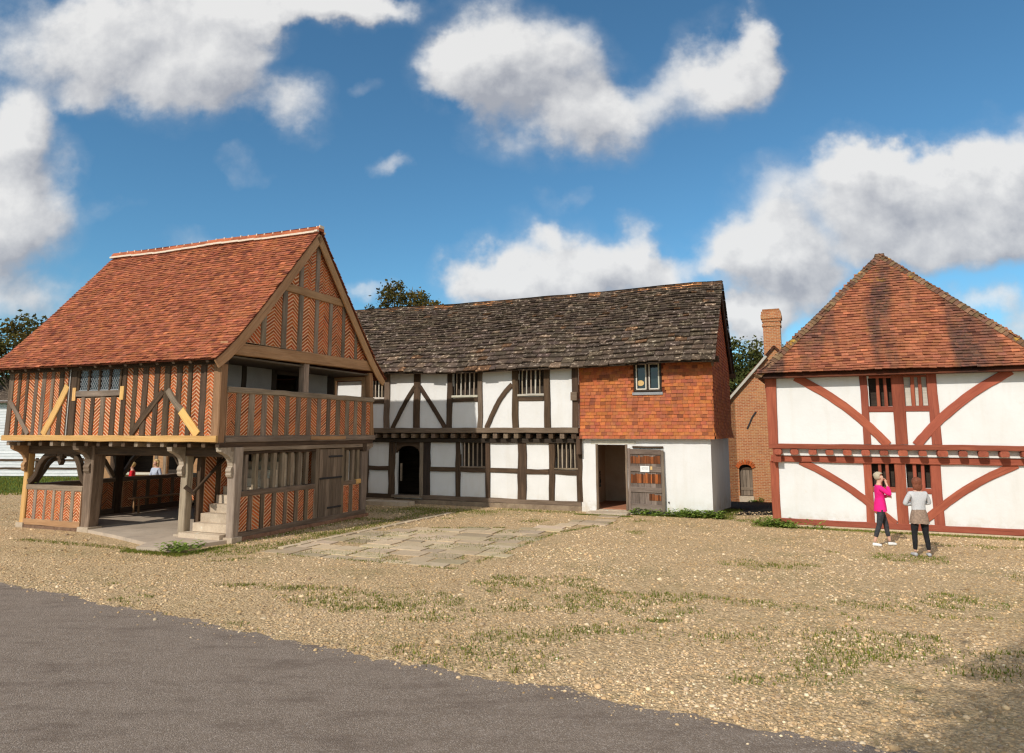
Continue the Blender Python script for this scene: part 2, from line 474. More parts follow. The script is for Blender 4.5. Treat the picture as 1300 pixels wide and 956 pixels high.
# ================================================================== the setting
def sheet(name, pts, z, mat, kind='structure', sub=0):
    me = bpy.data.meshes.new(name); me.from_pydata([(x, y, z) for x, y in pts], [], [tuple(range(len(pts)))]); me.update()
    me.materials.append(MATS[mat]); o = bpy.data.objects.new(name, me); col.objects.link(o); tag(o, kind=kind)
    return o
def drop(x, y):
    """the ground falls away behind the gap between the two white houses"""
    a = min(1, max(0, (y - 21.4) / 12.6)); b = min(1, max(0, (x - 4.5) / 2.5)); c = min(1, max(0, (60 - y) / 20))
    return -.935 * (a * a * (3 - 2 * a) * .35 + a * .65) * b * b * (3 - 2 * b) * (c if y > 40 else 1)
def grid_sheet(name, xs, ys, dz, mat):
    vs = [(x, y, drop(x, y) + dz) for y in ys for x in xs]; n = len(xs)
    fs = [(j * n + i, j * n + i + 1, (j + 1) * n + i + 1, (j + 1) * n + i) for j in range(len(ys) - 1) for i in range(n - 1)]
    me = bpy.data.meshes.new(name); me.from_pydata(vs, [], fs); me.materials.append(MATS[mat]); me.update()
    o = bpy.data.objects.new(name, me); col.objects.link(o); return tag(o, kind='structure')
grid_sheet('ground', [-600, -200, -60, 0, 4.5] + [5 + i * .5 for i in range(5)] + [8, 12, 20, 40, 100, 300, 600], [-300, -60, 0, 15, 21.4] + [22 + i for i in range(13)] + [36, 40, 45, 50, 60, 120, 300, 800], -.03, 'ground_grass')
grid_sheet('path', [4.6 + i * .4 for i in range(26)], [20.7, 21.4] + [22 + i * .5 for i in range(28)], .004, 'earth_path')
def wob(pts, amp, step=.25, f=1.3, seed=0):
    out = []
    for i in range(len(pts)):
        a = Vector(pts[i]); b = Vector(pts[(i + 1) % len(pts)]); L = (b - a).length; n = max(1, int(L / step)) if L < 60 else 1
        for k in range(n):
            p = a.lerp(b, k / n)
            v = mnoise.noise_vector(Vector((p.x * f, p.y * f, seed)))
            v2 = mnoise.noise_vector(Vector((p.x * f * 3.3, p.y * f * 3.3, seed + 5)))
            out.append((p.x + v.x * amp + v2.x * amp * .4, p.y + v.y * amp + v2.y * amp * .4))
    return out
sheet('yard', wob([(-40, 8), (-20, -14), (30, -14), (34, 10), (30, 21.2), (5.2, 21.2), (4.2, 25), (-9, 33), (-21, 28), (-40, 27)], .35, .4), 0.0, 'gravel_yard')
ROAD = [(-40, 28.8), (-20, 18.0), (-8.45, 11.7), (-4.79, 9.62), (-2.27, 8.24), (0, 7.08), (3, 5.6), (7.5, 3.2), (14, -.3), (30, -9)]
road_poly = [(x, y) for x, y in ROAD] + [(30, -30), (-40, -30)]
rp = wob(ROAD, .10, .12, 1.7, 3)[:-1]
rp = [p for p in rp if p[0] > -39]
# keep only the yard-side edge wobbly
edge = []
for i in range(len(ROAD) - 1):
    a = Vector(ROAD[i]); b = Vector(ROAD[i + 1]); n = max(1, int((b - a).length / .06))
    for k in range(n):
        p = a.lerp(b, k / n)
        v = mnoise.noise(Vector((p.x * 1.1, p.y * 1.1, 3))) * .16 + mnoise.noise(Vector((p.x * 5, p.y * 5, 9))) * .09 + mnoise.noise(Vector((p.x * 13, p.y * 13, 2))) * .05
        edge.append((p.x + v * .5, p.y + v))
sheet('road', [ROAD[-1]] + [(30, -14.5), (-44, -14.5), (-44, 30)] + edge, .004, 'asphalt')

def road_side(x, y):
    """signed distance-ish above the road edge (positive = yard side)"""
    for i in range(len(ROAD) - 1):
        a, b = ROAD[i], ROAD[i + 1]
        if a[0] <= x <= b[0]:
            t = (x - a[0]) / (b[0] - a[0]); return y - (a[1] + (b[1] - a[1]) * t)
    return 5.0

# ------------------------------------------------------------------ MARKET HALL (timber framed, raised on posts)
MO = Vector((-6.27, 15.55, 0)); MR = R(-22)
hall = thing('market_hall', 'timber framed market hall with herringbone brick panels, clay tile roof and open posts below', 'market hall', MO, MR)
FL = Face((0, 0, 0), (-1, 0, 0), (0, -1, 0))            # lower front, s runs to the left
FU = Face((0, -.5, 0), (-1, 0, 0), (0, -1, 0))          # jettied upper front
GL = Face((0, 0, 0), (0, 1, 0), (1, 0, 0))              # gable side, s runs to the back
GU = Face((.04, 0, 0), (0, 1, 0), (1, 0, 0))
LE = Face((-6.95, 0, 0), (0, 1, 0), (-1, 0, 0))         # far left side, outside
LI = Face((-6.78, 0, 0), (0, 1, 0), (1, 0, 0))          # its inner side
BK = Face((0, 5.2, 0), (-1, 0, 0), (0, 1, 0))           # back
BI = Face((0, 5.03, 0), (-1, 0, 0), (0, -1, 0))
def post(par, x, y, z0, z1, w, mat='oak_dark', jit=.008, label=None, w2=None):
    mb = MB(); n = max(2, int((z1 - z0) / .3)); W = [w + ((w2 - w) * (i / n) if w2 else 0) for i in range(n + 1)]
    mb.sweep([(x, y, z0 + (z1 - z0) * i / n) for i in range(n + 1)], W, W, (0, 1, 0), jit=jit, ch=.02)
    return tag(mb.build('post', mat, par), label)
def bracket(par, fn, w=.2, mat='oak_grey'):
    prof = [(0, 1.42), (.05, 1.44), (.08, 1.49), (.07, 1.53), (.09, 1.58), (.07, 1.64), (.03, 1.68), (.045, 1.76), (.09, 1.84), (.18, 1.92), (.30, 1.97), (.38, 2.01), (.40, 2.1), (-.1, 2.1), (-.1, 1.42)]
    mb = MB(); mb.prism(prof, -w / 2, w / 2, fn)
    return mb.build('jetty_bracket', mat, par)

# ground floor frame
for (x, y, w, mt, w2) in ((-6.98, .10, .17, 'oak_new', None), (-4.60, .14, .28, 'oak_mid', .36), (-1.47, .12, .20, 'oak_pale', None), (-.02, .11, .20, 'oak_pale', .25)):
    post(hall, x, y, .12, 2.1, w, mt, w2=w2)
    p = MB(); q = w / 2 + .05
    p.box((x - q, y - q, -.02), (x + q, y + q, .12), (.9, .9, .9)); p.build('post_base', 'stone_step', hall)
for (x, w) in ((-6.98, .13), (-4.60, .20), (-1.50, .15), (-.04, .15)):
    bracket(hall, lambda o, z, d, x=x: Vector((x + d, .0 - o, z)), w, 'oak_brown' if x < -6 else ('oak_mid' if x < -4 else 'oak_pale'))
for y in (2.6, 5.08):
    post(hall, -6.9, y, .05, 2.1, .22, 'oak_dark', w2=.3)
for x in (-4.6, -1.5):
    post(hall, x, 5.1, .05, 2.1, .24, 'oak_dark')
post(hall, -.12, 5.16, .05, 2.1, .26, 'oak_grey', w2=.32)
bracket(hall, lambda o, z, d: Vector((-.12 + d, 5.25 + o, z)), .2)
# main beams under the jetty
mb = MB(); mb.timber((-7.0, .1, 1.99), (.05, .1, 1.99), .22, .2, (0, -1, 0)); mb.build('beam', 'oak_dark', hall)
mb = MB(); mb.timber((-7.0, 5.1, 1.99), (.05, 5.1, 1.99), .22, .2, (0, -1, 0)); mb.build('beam', 'oak_dark', hall)
mb = MB(); mb.timber((-6.9, .2, 1.99), (-6.9, 5.0, 1.99), .22, .2, (1, 0, 0)); mb.build('beam', 'oak_dark', hall)
for x in (-4.6, -1.45):
    mb = MB(); mb.timber((x, .2, 1.96), (x, 5.0, 1.96), .26, .24, (1, 0, 0)); mb.build('beam', 'oak_dark', hall)
for i in range(18):
    x = -7.02 + i * .413
    mb = MB(); mb.timber((x, -.47, 2.155), (x, 5.5, 2.155), .11, .105, (0, 0, 1), jit=.004, seg=6); mb.build('joist', random.choice(['oak_grey', 'oak_dark', 'oak_dark']), hall)
FU.timber(hall, 'sill_beam', -.02, 2.29, 7.18, 2.29, .14, 'oak_new', .05, .2, label='new pale oak sill beam')
mb = MB(); mb.box((-7.1, -.35, 2.215), (.0, 5.5, 2.235)); mb.build('upper_floor', 'oak_dark', hall)
# left front parapet
FL.timber(hall, 'parapet_rail', 4.78, 1.03, 6.88, 1.03, .13, 'oak_grey', .0, .16)
FL.timber(hall, 'sill', 4.78, .15, 6.9, .15, .15, 'oak_brown', .0, .18)
p = MB(); FL.slab(p, 4.75, -.02, 7.05, .075, -.25, .01, (.75, .85, .9)); p.build('plinth', 'plinth_brick', hall)
for a, b in ((6.58, 6.81), (6.18, 6.46), (5.86, 6.10), (5.54, 5.76), (5.18, 5.42), (4.83, 5.06)):
    herring(FL, hall, [(a, .23), (b, .23), (b, .97), (a, .97)], 'chev', 2, -.02, pitch=.07)
for a, b in ((6.46, 6.58), (6.10, 6.18), (5.76, 5.86), (5.42, 5.54), (5.06, 5.18)):
    FL.timber(hall, 'stud', (a + b) / 2, .22, (a + b) / 2, .97, b - a, 'oak_grey', 0, .12)
# arched braces and the carved pendant
FL.curve(hall, 'arch_brace', [(6.86, 1.15), (6.62, 1.30), (6.50, 1.62), (6.25, 1.86), (5.86, 1.90)], .15, 'oak_dark', -.01, .12)
FL.curve(hall, 'arch_brace', [(4.72, 1.15), (4.93, 1.35), (5.02, 1.66), (5.22, 1.88), (5.56, 1.92)], .15, 'oak_dark', -.01, .12)
mb = MB(); FL.poly(mb, [(5.62, 1.92), (5.62, 1.78), (5.69, 1.76), (5.65, 1.70), (5.72, 1.60), (5.79, 1.70), (5.75, 1.76), (5.83, 1.78), (5.83, 1.92)][::-1], -.13, -.01); mb.build('pendant', 'oak_dark', hall)
for (s0, s1, s2) in ((2.45, 2.05, 1.45), (2.75, 3.15, 3.75), (4.98, 4.6, 4.0), (.22, .6, 1.2)):
    LI.curve(hall, 'arch_brace', [(s0, 1.15), (s0 + (s1 - s0) * .35, 1.35), (s1, 1.75), (s2, 1.92)], .12, 'oak_mid', -.03, .1)
for (s0, s1, s2) in ((4.75, 5.1, 5.6), (6.8, 6.5, 5.95), (4.45, 4.1, 3.5), (1.65, 2.0, 2.6)):
    BI.curve(hall, 'arch_brace', [(s0, 1.15), (s0 + (s1 - s0) * .35, 1.35), (s1, 1.75), (s2, 1.92)], .12, 'oak_mid', -.03, .1)
# parapets of the far left side and of the back
def parapet(FI, FO, s0, s1, n, flip=False):
    FI.timber(hall, 'parapet_rail', s0, 1.05, s1, 1.05, .12, 'oak_mid', .0, .17)
    FI.timber(hall, 'sill', s0, .15, s1, .15, .16, 'oak_mid', .0, .17)
    w = (s1 - s0) / n
    for i in range(n):
        a = s0 + i * w + .06; b = s0 + (i + 1) * w - .06
        herring(FI, hall, [(a, .23), (b, .23), (b, .99), (a, .99)], 'chev', 2, -.02, pitch=.065)
        mb = MB(); FO.slab(mb, a, .23, b, .99, -.05, -.02); mb.build('panel_back', 'mortar', hall)
        if i: FI.timber(hall, 'stud', s0 + i * w, .22, s0 + i * w, .99, .13, 'oak_mid', -.005, .15)
parapet(LI, LE, .2, 2.5, 5); parapet(LI, LE, 2.7, 4.98, 5)
parapet(BI, BK, 1.65, 4.46, 6); parapet(BI, BK, 4.74, 6.8, 4)
# stone plinths and the concrete floor
def loc_poly(par, name, pts, z0, z1, mat):
    mb = MB(); mb.prism(pts, z0, z1, lambda x, y, d: Vector((x, y, d))); return mb.build(name, mat, par)
loc_poly(hall, 'floor_slab', [(-6.8, .3), (-6.8, 5.3), (-.0, 5.3), (-.0, .02), (-.28, -1.28), (-1.1, -1.42), (-1.35, -.95), (-3.0, -.42), (-4.4, -.05), (-4.6, .3)], -.03, .075, 'concrete')
loc_poly(hall, 'plinth', [(-7.08, .1), (-7.08, 5.35), (-6.8, 5.35), (-6.8, .1)], -.03, .09, 'plinth')
loc_poly(hall, 'plinth', [(-.12, .15), (.06, .15), (.06, 5.36), (-.12, 5.36)], -.04, .09, 'plinth_brick')
loc_poly(hall, 'plinth', [(-6.8, 5.3), (-6.8, 5.4), (-.12, 5.4), (-.12, 5.3)], -.03, .09, 'plinth')
# the gable side, ground floor
GL.timber(hall, 'sill', .16, .13, 5.2, .15, .13, 'oak_mid', .03, .16)
GL.timber(hall, 'rail', .2, 1.05, 3.0, 1.03, .13, 'oak_mid', .0, .15)
GL.timber(hall, 'beam', -.1, 2.09, 5.35, 2.09, .17, 'oak_grey', .04, .2)
GL.timber(hall, 'beam', .1, 1.965, 5.1, 1.965, .06, 'oak_dark', .0, .16)
for i, (a, b) in enumerate(((.3, .54), (.70, .94), (1.1, 1.33), (1.5, 1.75), (1.9, 2.14), (2.31, 2.52), (2.7, 2.92))):
    herring(GL, hall, [(a, .2), (b, .2), (b, .98), (a, .98)], 'l' if i in (0, 2, 5, 6) else 'r', 1, -.02, pitch=.075)
for a in (.22, .62, 1.02, 1.42, 1.82, 2.23, 2.61, 2.97):
    GL.timber(hall, 'stud', a, .2, a, .98, .10 + .05 * (a > 2.9), 'oak_mid', 0, .14)
for a in (.46, .80, 1.1, 1.41, 1.72, 2.04, 2.33, 2.62):
    GL.timber(hall, 'baluster', a, 1.11, a, 1.98, .105, 'oak_grey', -.02, .11)
GL.timber(hall, 'door_post', 3.0, .2, 3.0, 2.02, .14, 'oak_mid', .01, .16)
GL.timber(hall, 'door_post', 4.12, .2, 4.12, 2.02, .12, 'oak_mid', .01, .16)
door = MB()
x = 3.08
while x < 4.05:
    w = min(random.uniform(.13, .17), 4.06 - x)
    for (z0, z1) in ((.21, 1.20), (1.22, 1.98)):
        k = random.uniform(.75, 1.15)
        door.timber(GL.p(x + w / 2, z0, -.005), GL.p(x + w / 2, z1, -.005), w - .006, .035, GL.n, jit=.001, c=(k, k, k), ch=.005)
    x += w
dob = door.build('door', 'oak_mid', hall)
for z, s0 in ((.42, 3.45), (1.78, 3.45), (1.21, 3.1)):
    hg = MB(); hg.timber(GL.p(s0, z, .022), GL.p(4.06, z, .022), .05, .012, GL.n, jit=.001)
    hg.build('hinge' if s0 > 3.2 else 'drip_rail', 'iron', dob)
GL.timber(hall, 'rail', 4.18, 1.02, 5.02, 1.02, .12, 'oak_mid', .0, .15)
GL.timber(hall, 'rail_patch', 4.78, 1.03, 5.0, 1.03, .13, 'oak_new', .012, .15, label='new yellow oak patch in the rail')
for a, b in ((4.2, 4.46), (4.64, 4.96)):
    herring(GL, hall, [(a, .21), (b, .21), (b, .96), (a, .96)], 'chev', 4, -.02, pitch=.045)
GL.timber(hall, 'stud', 4.55, .2, 4.55, .96, .16, 'oak_mid', 0, .14)
for a in (4.38, 4.66, 4.9):
    GL.timber(hall, 'baluster', a, 1.08, a, 1.98, .12, 'oak_grey', -.02, .11)
# enclosed stair bay: partition, stairs, handrail
PT = Face((-1.22, 0, 0), (0, 1, 0), (1, 0, 0))
PT2 = Face((-1.36, 0, 0), (0, 1, 0), (-1, 0, 0))
for i, s in enumerate((.35, .85, 1.35, 1.85, 2.4, 2.95, 3.5, 4.05, 4.6)):
    PT.timber(hall, 'stud', s, .08, s, 1.96, .14, 'oak_dark', 0, .13)
    if i < 8:
        nx = (.35, .85, 1.35, 1.85, 2.4, 2.95, 3.5, 4.05, 4.6)[i + 1]
        herring(PT, hall, [(s + .08, .1), (nx - .08, .1), (nx - .08, 1.94), (s + .08, 1.94)], 'l' if i % 2 else 'r', 1, -.02)
bs = [-.12, .10, .32, .56, .76, .97, 1.19, 1.41, 1.63, 1.85]
stairs = MB(); stairs.prism([(1.9, .08), (1.9, 1.9), (2.6, 1.9), (2.6, .08)], -1.18, -.16, lambda y, z, d: Vector((d, y, z)))
stair_o = stairs.build('staircase', 'stone_step', hall)
for i, b in enumerate(bs):
    z1 = .19 + .19 * i + (.0 if i else -.01)
    x0 = -1.36 if i == 0 else -1.18
    s_ = MB(); s_.prism([(x0, b), (-.15, b), (-.15, 1.95), (x0, 1.95)] if i else [(x0, b), (-.15, b), (-.15, .5), (-1.17, .5), (-1.17, .12), (x0, .12)], .06 if i == 0 else z1 - .19, z1, lambda x, y, d: Vector((x, y + random.uniform(-.006, .006), d)), (random.uniform(.85, 1.1),) * 3)
    s_.build('step', 'stone_step', stair_o)
mb = MB(); mb.timber((-1.12, .02, 1.06), (-1.12, 1.15, 2.02), .07, .06, (1, 0, 0)); mb.timber((-1.30, -.08, 1.20), (-1.12, .06, 1.02), .09, .05, (1, 0, 0)); mb.build('handrail', 'oak_dark', hall)

# the jettied upper front
FU.timber(hall, 'wall_plate', -.05, 4.02, 7.18, 4.02, .16, 'oak_dark', .02, .2)
panels = [(6.80, 6.97), (6.49, 6.68), (6.17, 6.39), (5.88, 6.04), (5.54, 5.74), (5.23, 5.42), (4.92, 5.07), (4.38, 4.57), (4.07, 4.26), (3.72, 3.93), (3.37, 3.57), (3.03, 3.20), (2.69, 2.89), (2.37, 2.54), (1.99, 2.19), (1.67, 1.84), (1.31, 1.49), (.95, 1.14), (.58, .82), (.19, .40)]
for i, (a, b) in enumerate(panels):
    top = 3.26 if 3.1 < (a + b) / 2 < 4.6 else 3.95
    if a == 3.03: a = 3.06; top = 3.26
    stl = 'chev' if a < 1.4 else random.choice('lr')
    herring(FU, hall, [(a, 2.36), (b, 2.36), (b, top), (a, top)], stl, 2, -.02, pitch=.078)
cuts = sorted(panels, key=lambda p: p[0])
for (a0, a1), (b0, b1) in zip(cuts[:-1], cuts[1:]):
    c0, c1 = a1, b0; w = c1 - c0; c = (c0 + c1) / 2
    if abs(c - 4.74) < .1 or abs(c - 1.58) < .05: continue
    top = 3.28 if 3.1 < c < 4.5 else 3.95
    FU.timber(hall, 'stud', c, 2.36, c, top, w + .004, 'oak_dark' if random.random() < .7 else 'oak_mid', random.uniform(-.006, .008), .13, jit=.009)
FU.timber(hall, 'main_post', 4.745, 2.36, 4.745, 3.95, .33, 'oak_dark', .012, .16)
FU.timber(hall, 'main_post', 1.58, 2.36, 1.58, 3.95, .19, 'oak_dark', .012, .16)
FU.timber(hall, 'main_post', 7.06, 2.36, 7.06, 3.95, .18, 'oak_mid', .012, .16)
FU.timber(hall, 'stud', .13, 2.36, .13, 3.95, .12, 'oak_black', .0, .13)
# corner post seen from both sides
mb = MB(); mb.sweep([(-.085, -.40, 2.2 + i * .38) for i in range(6)], .22, .22, (0, -1, 0), jit=.006, ch=.02); tag(mb.build('corner_post', 'oak_brown', hall), 'new brown oak corner post')
FU.curve(hall, 'brace', [(7.05, 3.24), (6.62, 2.80), (6.24, 2.38)], .12, 'oak_grey', .022, .05)
FU.curve(hall, 'brace', [(4.90, 3.58), (5.08, 3.26), (5.38, 2.80), (5.66, 2.38)], .19, 'oak_new', .026, .05, label='new yellow oak brace')
FU.curve(hall, 'brace', [(1.68, 3.36), (2.1, 2.96), (2.62, 2.38)], .15, 'oak_dark', .024, .05)
FU.curve(hall, 'brace', [(1.54, 3.40), (1.32, 3.12), (1.06, 2.90)], .15, 'oak_grey', .024, .05)
FU.curve(hall, 'brace', [(1.09, 2.92), (.82, 2.64), (.56, 2.38)], .20, 'oak_new', .028, .05, label='new yellow oak scarfed into the brace')
FU.timber(hall, 'repair_block', 4.64, 3.20, 4.64, 3.52, .12, 'oak_new', .026, .05, label='new yellow oak repair block')
FU.timber(hall, 'repair_block', 3.00, 3.20, 3.00, 3.52, .13, 'oak_new', .026, .05, label='new yellow oak repair block')
mb = MB(); mb.tube([FU.p(4.79, 2.3, .035), FU.p(4.79, 3.98, .035)], .008); mb.build('conductor_wire', 'white_paint', hall)
# leaded window
win = MB(); FU.slab(win, 3.07, 3.44, 4.60, 3.95, -.05, -.04); wo = win.build('window', 'glass', hall)
FU.timber(wo, 'window_sill', 3.06, 3.36, 4.58, 3.36, .14, 'oak_grey', .02, .14)
for c in (4.55, 4.18, 3.82, 3.46, 3.11):
    FU.timber(wo, 'mullion', c, 3.42, c, 3.95, .07, 'oak_dark', .0, .08)
ld = MB()
for (a, b) in ((4.21, 4.52), (3.85, 4.15), (3.49, 3.79), (3.14, 3.43)):
    cp = [(a, 3.45), (b, 3.45), (b, 3.94), (a, 3.94)]
    for sgn in (1, -1):
        t = -.6
        while t < 1.2:
            q = [(a, 3.45 + t), (b, 3.45 + t + sgn * (b - a) * 1.45), (b, 3.45 + t + sgn * (b - a) * 1.45 + .016), (a, 3.45 + t + .016)]
            q = clip(ccw(q), cp)
            if q: FU.poly(ld, q, -.04, -.032)
            t += .115
    FU.slab(ld, a, 3.435, b, 3.455, -.04, -.01)
ld.build('lead_lattice', 'lead', wo)

# gable side upper storey
GU.timber(hall, 'sill_beam', -.3, 2.28, 5.6, 2.28, .14, 'oak_grey', .03, .18)
GU.timber(hall, 'sill_patch', 2.6, 2.29, 4.1, 2.29, .10, 'oak_brown', .045, .1, label='new brown oak piece let into the sill')
GU.timber(hall, 'parapet_rail', -.3, 3.39, 5.5, 3.39, .13, 'oak_grey', .03, .17)
gp = [(-.27, -.01), (.14, .38), (.57, .8), (.98, 1.2), (1.39, 1.63), (1.78, 2.03), (2.2, 2.45), (2.62, 2.87), (3.03, 3.27), (3.43, 3.68), (3.88, 4.12), (4.29, 4.53), (4.7, 4.92), (5.14, 5.36)]
for i, (a, b) in enumerate(gp):
    herring(GU, hall, [(a, 2.36), (b, 2.36), (b, 3.32), (a, 3.32)], 'chev' if i in (0, 13) else 'rllrrllrllrlrr'[i], 2, -.02, pitch=.075 if i else .065)
for (a0, a1), (b0, b1) in zip(gp[:-1], gp[1:]):
    c = (a1 + b0) / 2
    GU.timber(hall, 'stud', c, 2.35, c, 3.33, b0 - a1 + .004, random.choice(['oak_grey', 'oak_mid', 'oak_grey']), random.uniform(-.005, .008), .13, jit=.007)
GU.timber(hall, 'main_post', 2.38, 3.45, 2.38, 4.2, .2, 'oak_grey', .0, .18)
mb = MB(); mb.sweep([GU.p(5.5 - .03 * i, 2.2 + i * .4, -.09) for i in range(6)], .16, .18, (1, 0, 0), jit=.005); mb.build('corner_post', 'oak_brown', hall)
GU.timber(hall, 'tie_beam', -.42, 4.32, 5.55, 4.40, .28, 'oak_brown', .05, .22)
GU.timber(hall, 'collar', 1.17, 6.06, 3.93, 6.06, .20, 'oak_brown', .045, .14)
tri = [(-.12, 4.5), (5.22, 4.5), (4.55, 5.35), (2.55, 7.72), (.55, 5.35)]
def tri_x(z):
    """left and right limits of the gable infill at height z"""
    lo, hi = 99, -99
    for i in range(5):
        (x0, z0), (x1, z1) = tri[i], tri[(i + 1) % 5]
        if (z0 - z) * (z1 - z) <= 0 and z0 != z1:
            x = x0 + (x1 - x0) * (z - z0) / (z1 - z0); lo = min(lo, x); hi = max(hi, x)
    return lo, hi
studs = [(.74, .17), (1.45, .17), (2.05, .17), (2.70, .15), (3.30, .14), (3.90, .13), (4.52, .12)]
xs = [-.2] + [s for s, w in studs] + [5.3]; hw = [0] + [w / 2 for s, w in studs] + [0]
def zt(x):
    z = 4.5
    while z < 7.8:
        lo, hi = tri_x(z)
        if not (lo <= x <= hi): break
        z += .02
    return z
for (s, w) in studs:
    GU.timber(hall, 'stud', s, 4.5, s, min(5.97, min(zt(s - w / 2), zt(s + w / 2)) + .06), w, 'oak_grey', .015, .12)
for i in range(len(xs) - 1):
    a, b = xs[i] + hw[i], xs[i + 1] - hw[i + 1]
    q = clip([(a, 4.51), (b, 4.51), (b, 5.96), (a, 5.96)], tri)
    if q: herring(GU, hall, q, 'chev', 2, -.02, pitch=.088)
for s in (2.02, 2.68): GU.timber(hall, 'stud', s, 6.16, s, zt(s) + .02, .15, 'oak_grey', .015, .12)
for a, b in ((.9, 1.945), (2.095, 2.605), (2.755, 4.2)):
    q = clip([(a, 6.16), (b, 6.16), (b, 7.8), (a, 7.8)], tri)
    if q: herring(GU, hall, q, 'chev', max(2, int((q[1][0] - q[0][0]) / .13)) if len(q) > 1 else 3, -.02, pitch=.088)
# recessed gallery wall
RW = Face((-1.3, 0, 0), (0, 1, 0), (1, 0, 0))
mb = MB(); RW.slab(mb, -.4, 2.24, 2.70, 4.3, -.08, 0); RW.slab(mb, 3.72, 2.24, 5.30, 4.3, -.08, 0); RW.slab(mb, 2.70, 4.10, 3.72, 4.3, -.08, 0)
mb.build('gallery_wall', 'plaster_grey', hall)
for s_, w in ((.45, .16), (1.58, .17), (2.69, .19), (3.77, .24), (5.17, .32)): RW.timber(hall, 'stud', s_, 2.24, s_, 4.2, w, 'oak_black', .02, .1)
RW.timber(hall, 'door_head', 2.7, 4.06, 3.7, 4.06, .12, 'oak_black', .02, .1)
RW.timber(hall, 'rail', -.4, 4.22, 5.5, 4.22, .12, 'oak_black', .02, .1)
# solid back and left of the upper storey
BU = Face((0, 5.55, 0), (-1, 0, 0), (0, 1, 0)); LU = Face((-7.12, 0, 0), (0, 1, 0), (-1, 0, 0))
mb = MB(); BU.slab(mb, 1.32, 2.24, 7.1, 4.1, -.12, -.04); BU.slab(mb, .0, 2.24, 1.32, 3.5, -.12, -.04); BU.slab(mb, .36, 4.0, 1.32, 4.1, -.12, -.04); BU.slab(mb, .0, 3.5, .36, 4.1, -.12, -.04); mb.build('upper_wall', 'mortar', hall)
mb = MB(); LU.slab(mb, -.4, 2.24, 5.45, 4.1, -.1, -.04); LU.poly(mb, [(-.3, 4.1), (5.4, 4.1), (4.5, 5.35), (2.55, 7.72), (.5, 5.35)], -.1, -.04); mb.build('gable_wall', 'mortar', hall)
for k in range(12):
    LU.timber(hall, 'stud', -.35 + k * .52, 2.3, -.35 + k * .52, 4.1, .15, 'oak_dark', 0, .08)
    if k < 8: BU.timber(hall, 'stud', 2.4 + k * .56, 2.3, 2.4 + k * .56, 4.1, .15, 'oak_dark', 0, .08)
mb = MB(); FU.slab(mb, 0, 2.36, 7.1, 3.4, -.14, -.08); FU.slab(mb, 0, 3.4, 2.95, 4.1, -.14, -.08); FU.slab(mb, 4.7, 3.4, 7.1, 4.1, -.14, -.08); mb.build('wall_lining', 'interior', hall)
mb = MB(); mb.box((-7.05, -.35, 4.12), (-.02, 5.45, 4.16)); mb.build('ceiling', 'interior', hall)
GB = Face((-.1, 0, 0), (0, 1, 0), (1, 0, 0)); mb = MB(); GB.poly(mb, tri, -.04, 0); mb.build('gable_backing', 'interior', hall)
# roof
PR = [(-.84, 4.03), (-.30, 4.50), (.60, 5.50), (2.55, 7.84)]
PRB = [(5.94, 4.03), (5.40, 4.50), (4.50, 5.50), (2.55, 7.84)]
fa, D1 = profile_fn((-7.60, 0), 1, PR); fb, _ = profile_fn((-7.60, 0), 1, PRB)
rf = MB()
def tile_col(x, d):
    k = random.uniform(.74, 1.08) if random.random() < .85 else random.uniform(.9, 1.45)
    r = random.random()
    if r < .10: return (k * .62, k * .55, k * .6)
    return (k, k * random.uniform(.93, 1.10), k * random.uniform(.85, 1.12))
cs = [i * .098 for i in range(int(D1 / .098) + 1)]
for f in (fa, fb): tiles(rf, f, 7.79, cs, .165, .016, .007, cfun=tile_col, drop=.014, lift=1.15)
for f in (fa, fb):          # boarding under the tiles
    for i in range(12):
        d0 = D1 * i / 12; d1 = D1 * (i + 1) / 12
        a, n, _ = f(0.02, d0); b, n2, _ = f(7.77, d0); c_, _, _ = f(7.77, d1 - .001); d_, _, _ = f(.02, d1 - .001)
        rf.add([a - n * .03, b - n * .03, c_ - n * .03, d_ - n * .03, a - n * .005, b - n * .005, c_ - n * .005, d_ - n * .005], [(0, 1, 2, 3), (4, 5, 6, 7), (0, 1, 5, 4), (2, 3, 7, 6), (1, 2, 6, 5), (3, 0, 4, 7)], (.3, .25, .2))
roof = rf.build('roof', 'tile_orange', hall, fixn=False)
rd = MB(); x = -7.62
while x < .16:
    w = min(random.uniform(.27, .32), .20 - x); zo = .02 * math.sin(x * 1.4) + random.uniform(-.006, .006)
    sec = [(-.13, -.10), (-.12, -.02), (-.06, .05), (0, .07), (.06, .05), (.12, -.02), (.13, -.10)]
    k = random.uniform(.8, 1.25); c = (k, k * .95, k * .9)
    vs = [(x, 2.55 + a, 7.88 + b + zo) for a, b in sec] + [(x + w, 2.55 + a * .95, 7.88 + b * .95 + zo) for a, b in sec]
    rd.add(vs, [(i, i + 1, 8 + i, 7 + i) for i in range(6)] + [tuple(range(7)), tuple(range(13, 6, -1))], c)
    rd.box((x + w - .012, 2.46, 7.86 + zo), (x + w + .018, 2.64, 7.94 + zo), mi=1)
    for s_ in (-1, 1):
        rd.box((x, 2.55 + s_ * .15 - .035, 7.745 + zo), (x + w, 2.55 + s_ * .15 + .035, 7.795 + zo), mi=1)
    x += w
rd.build('ridge', ['tile_orange', 'ridge_mortar'], roof, fixn=False)
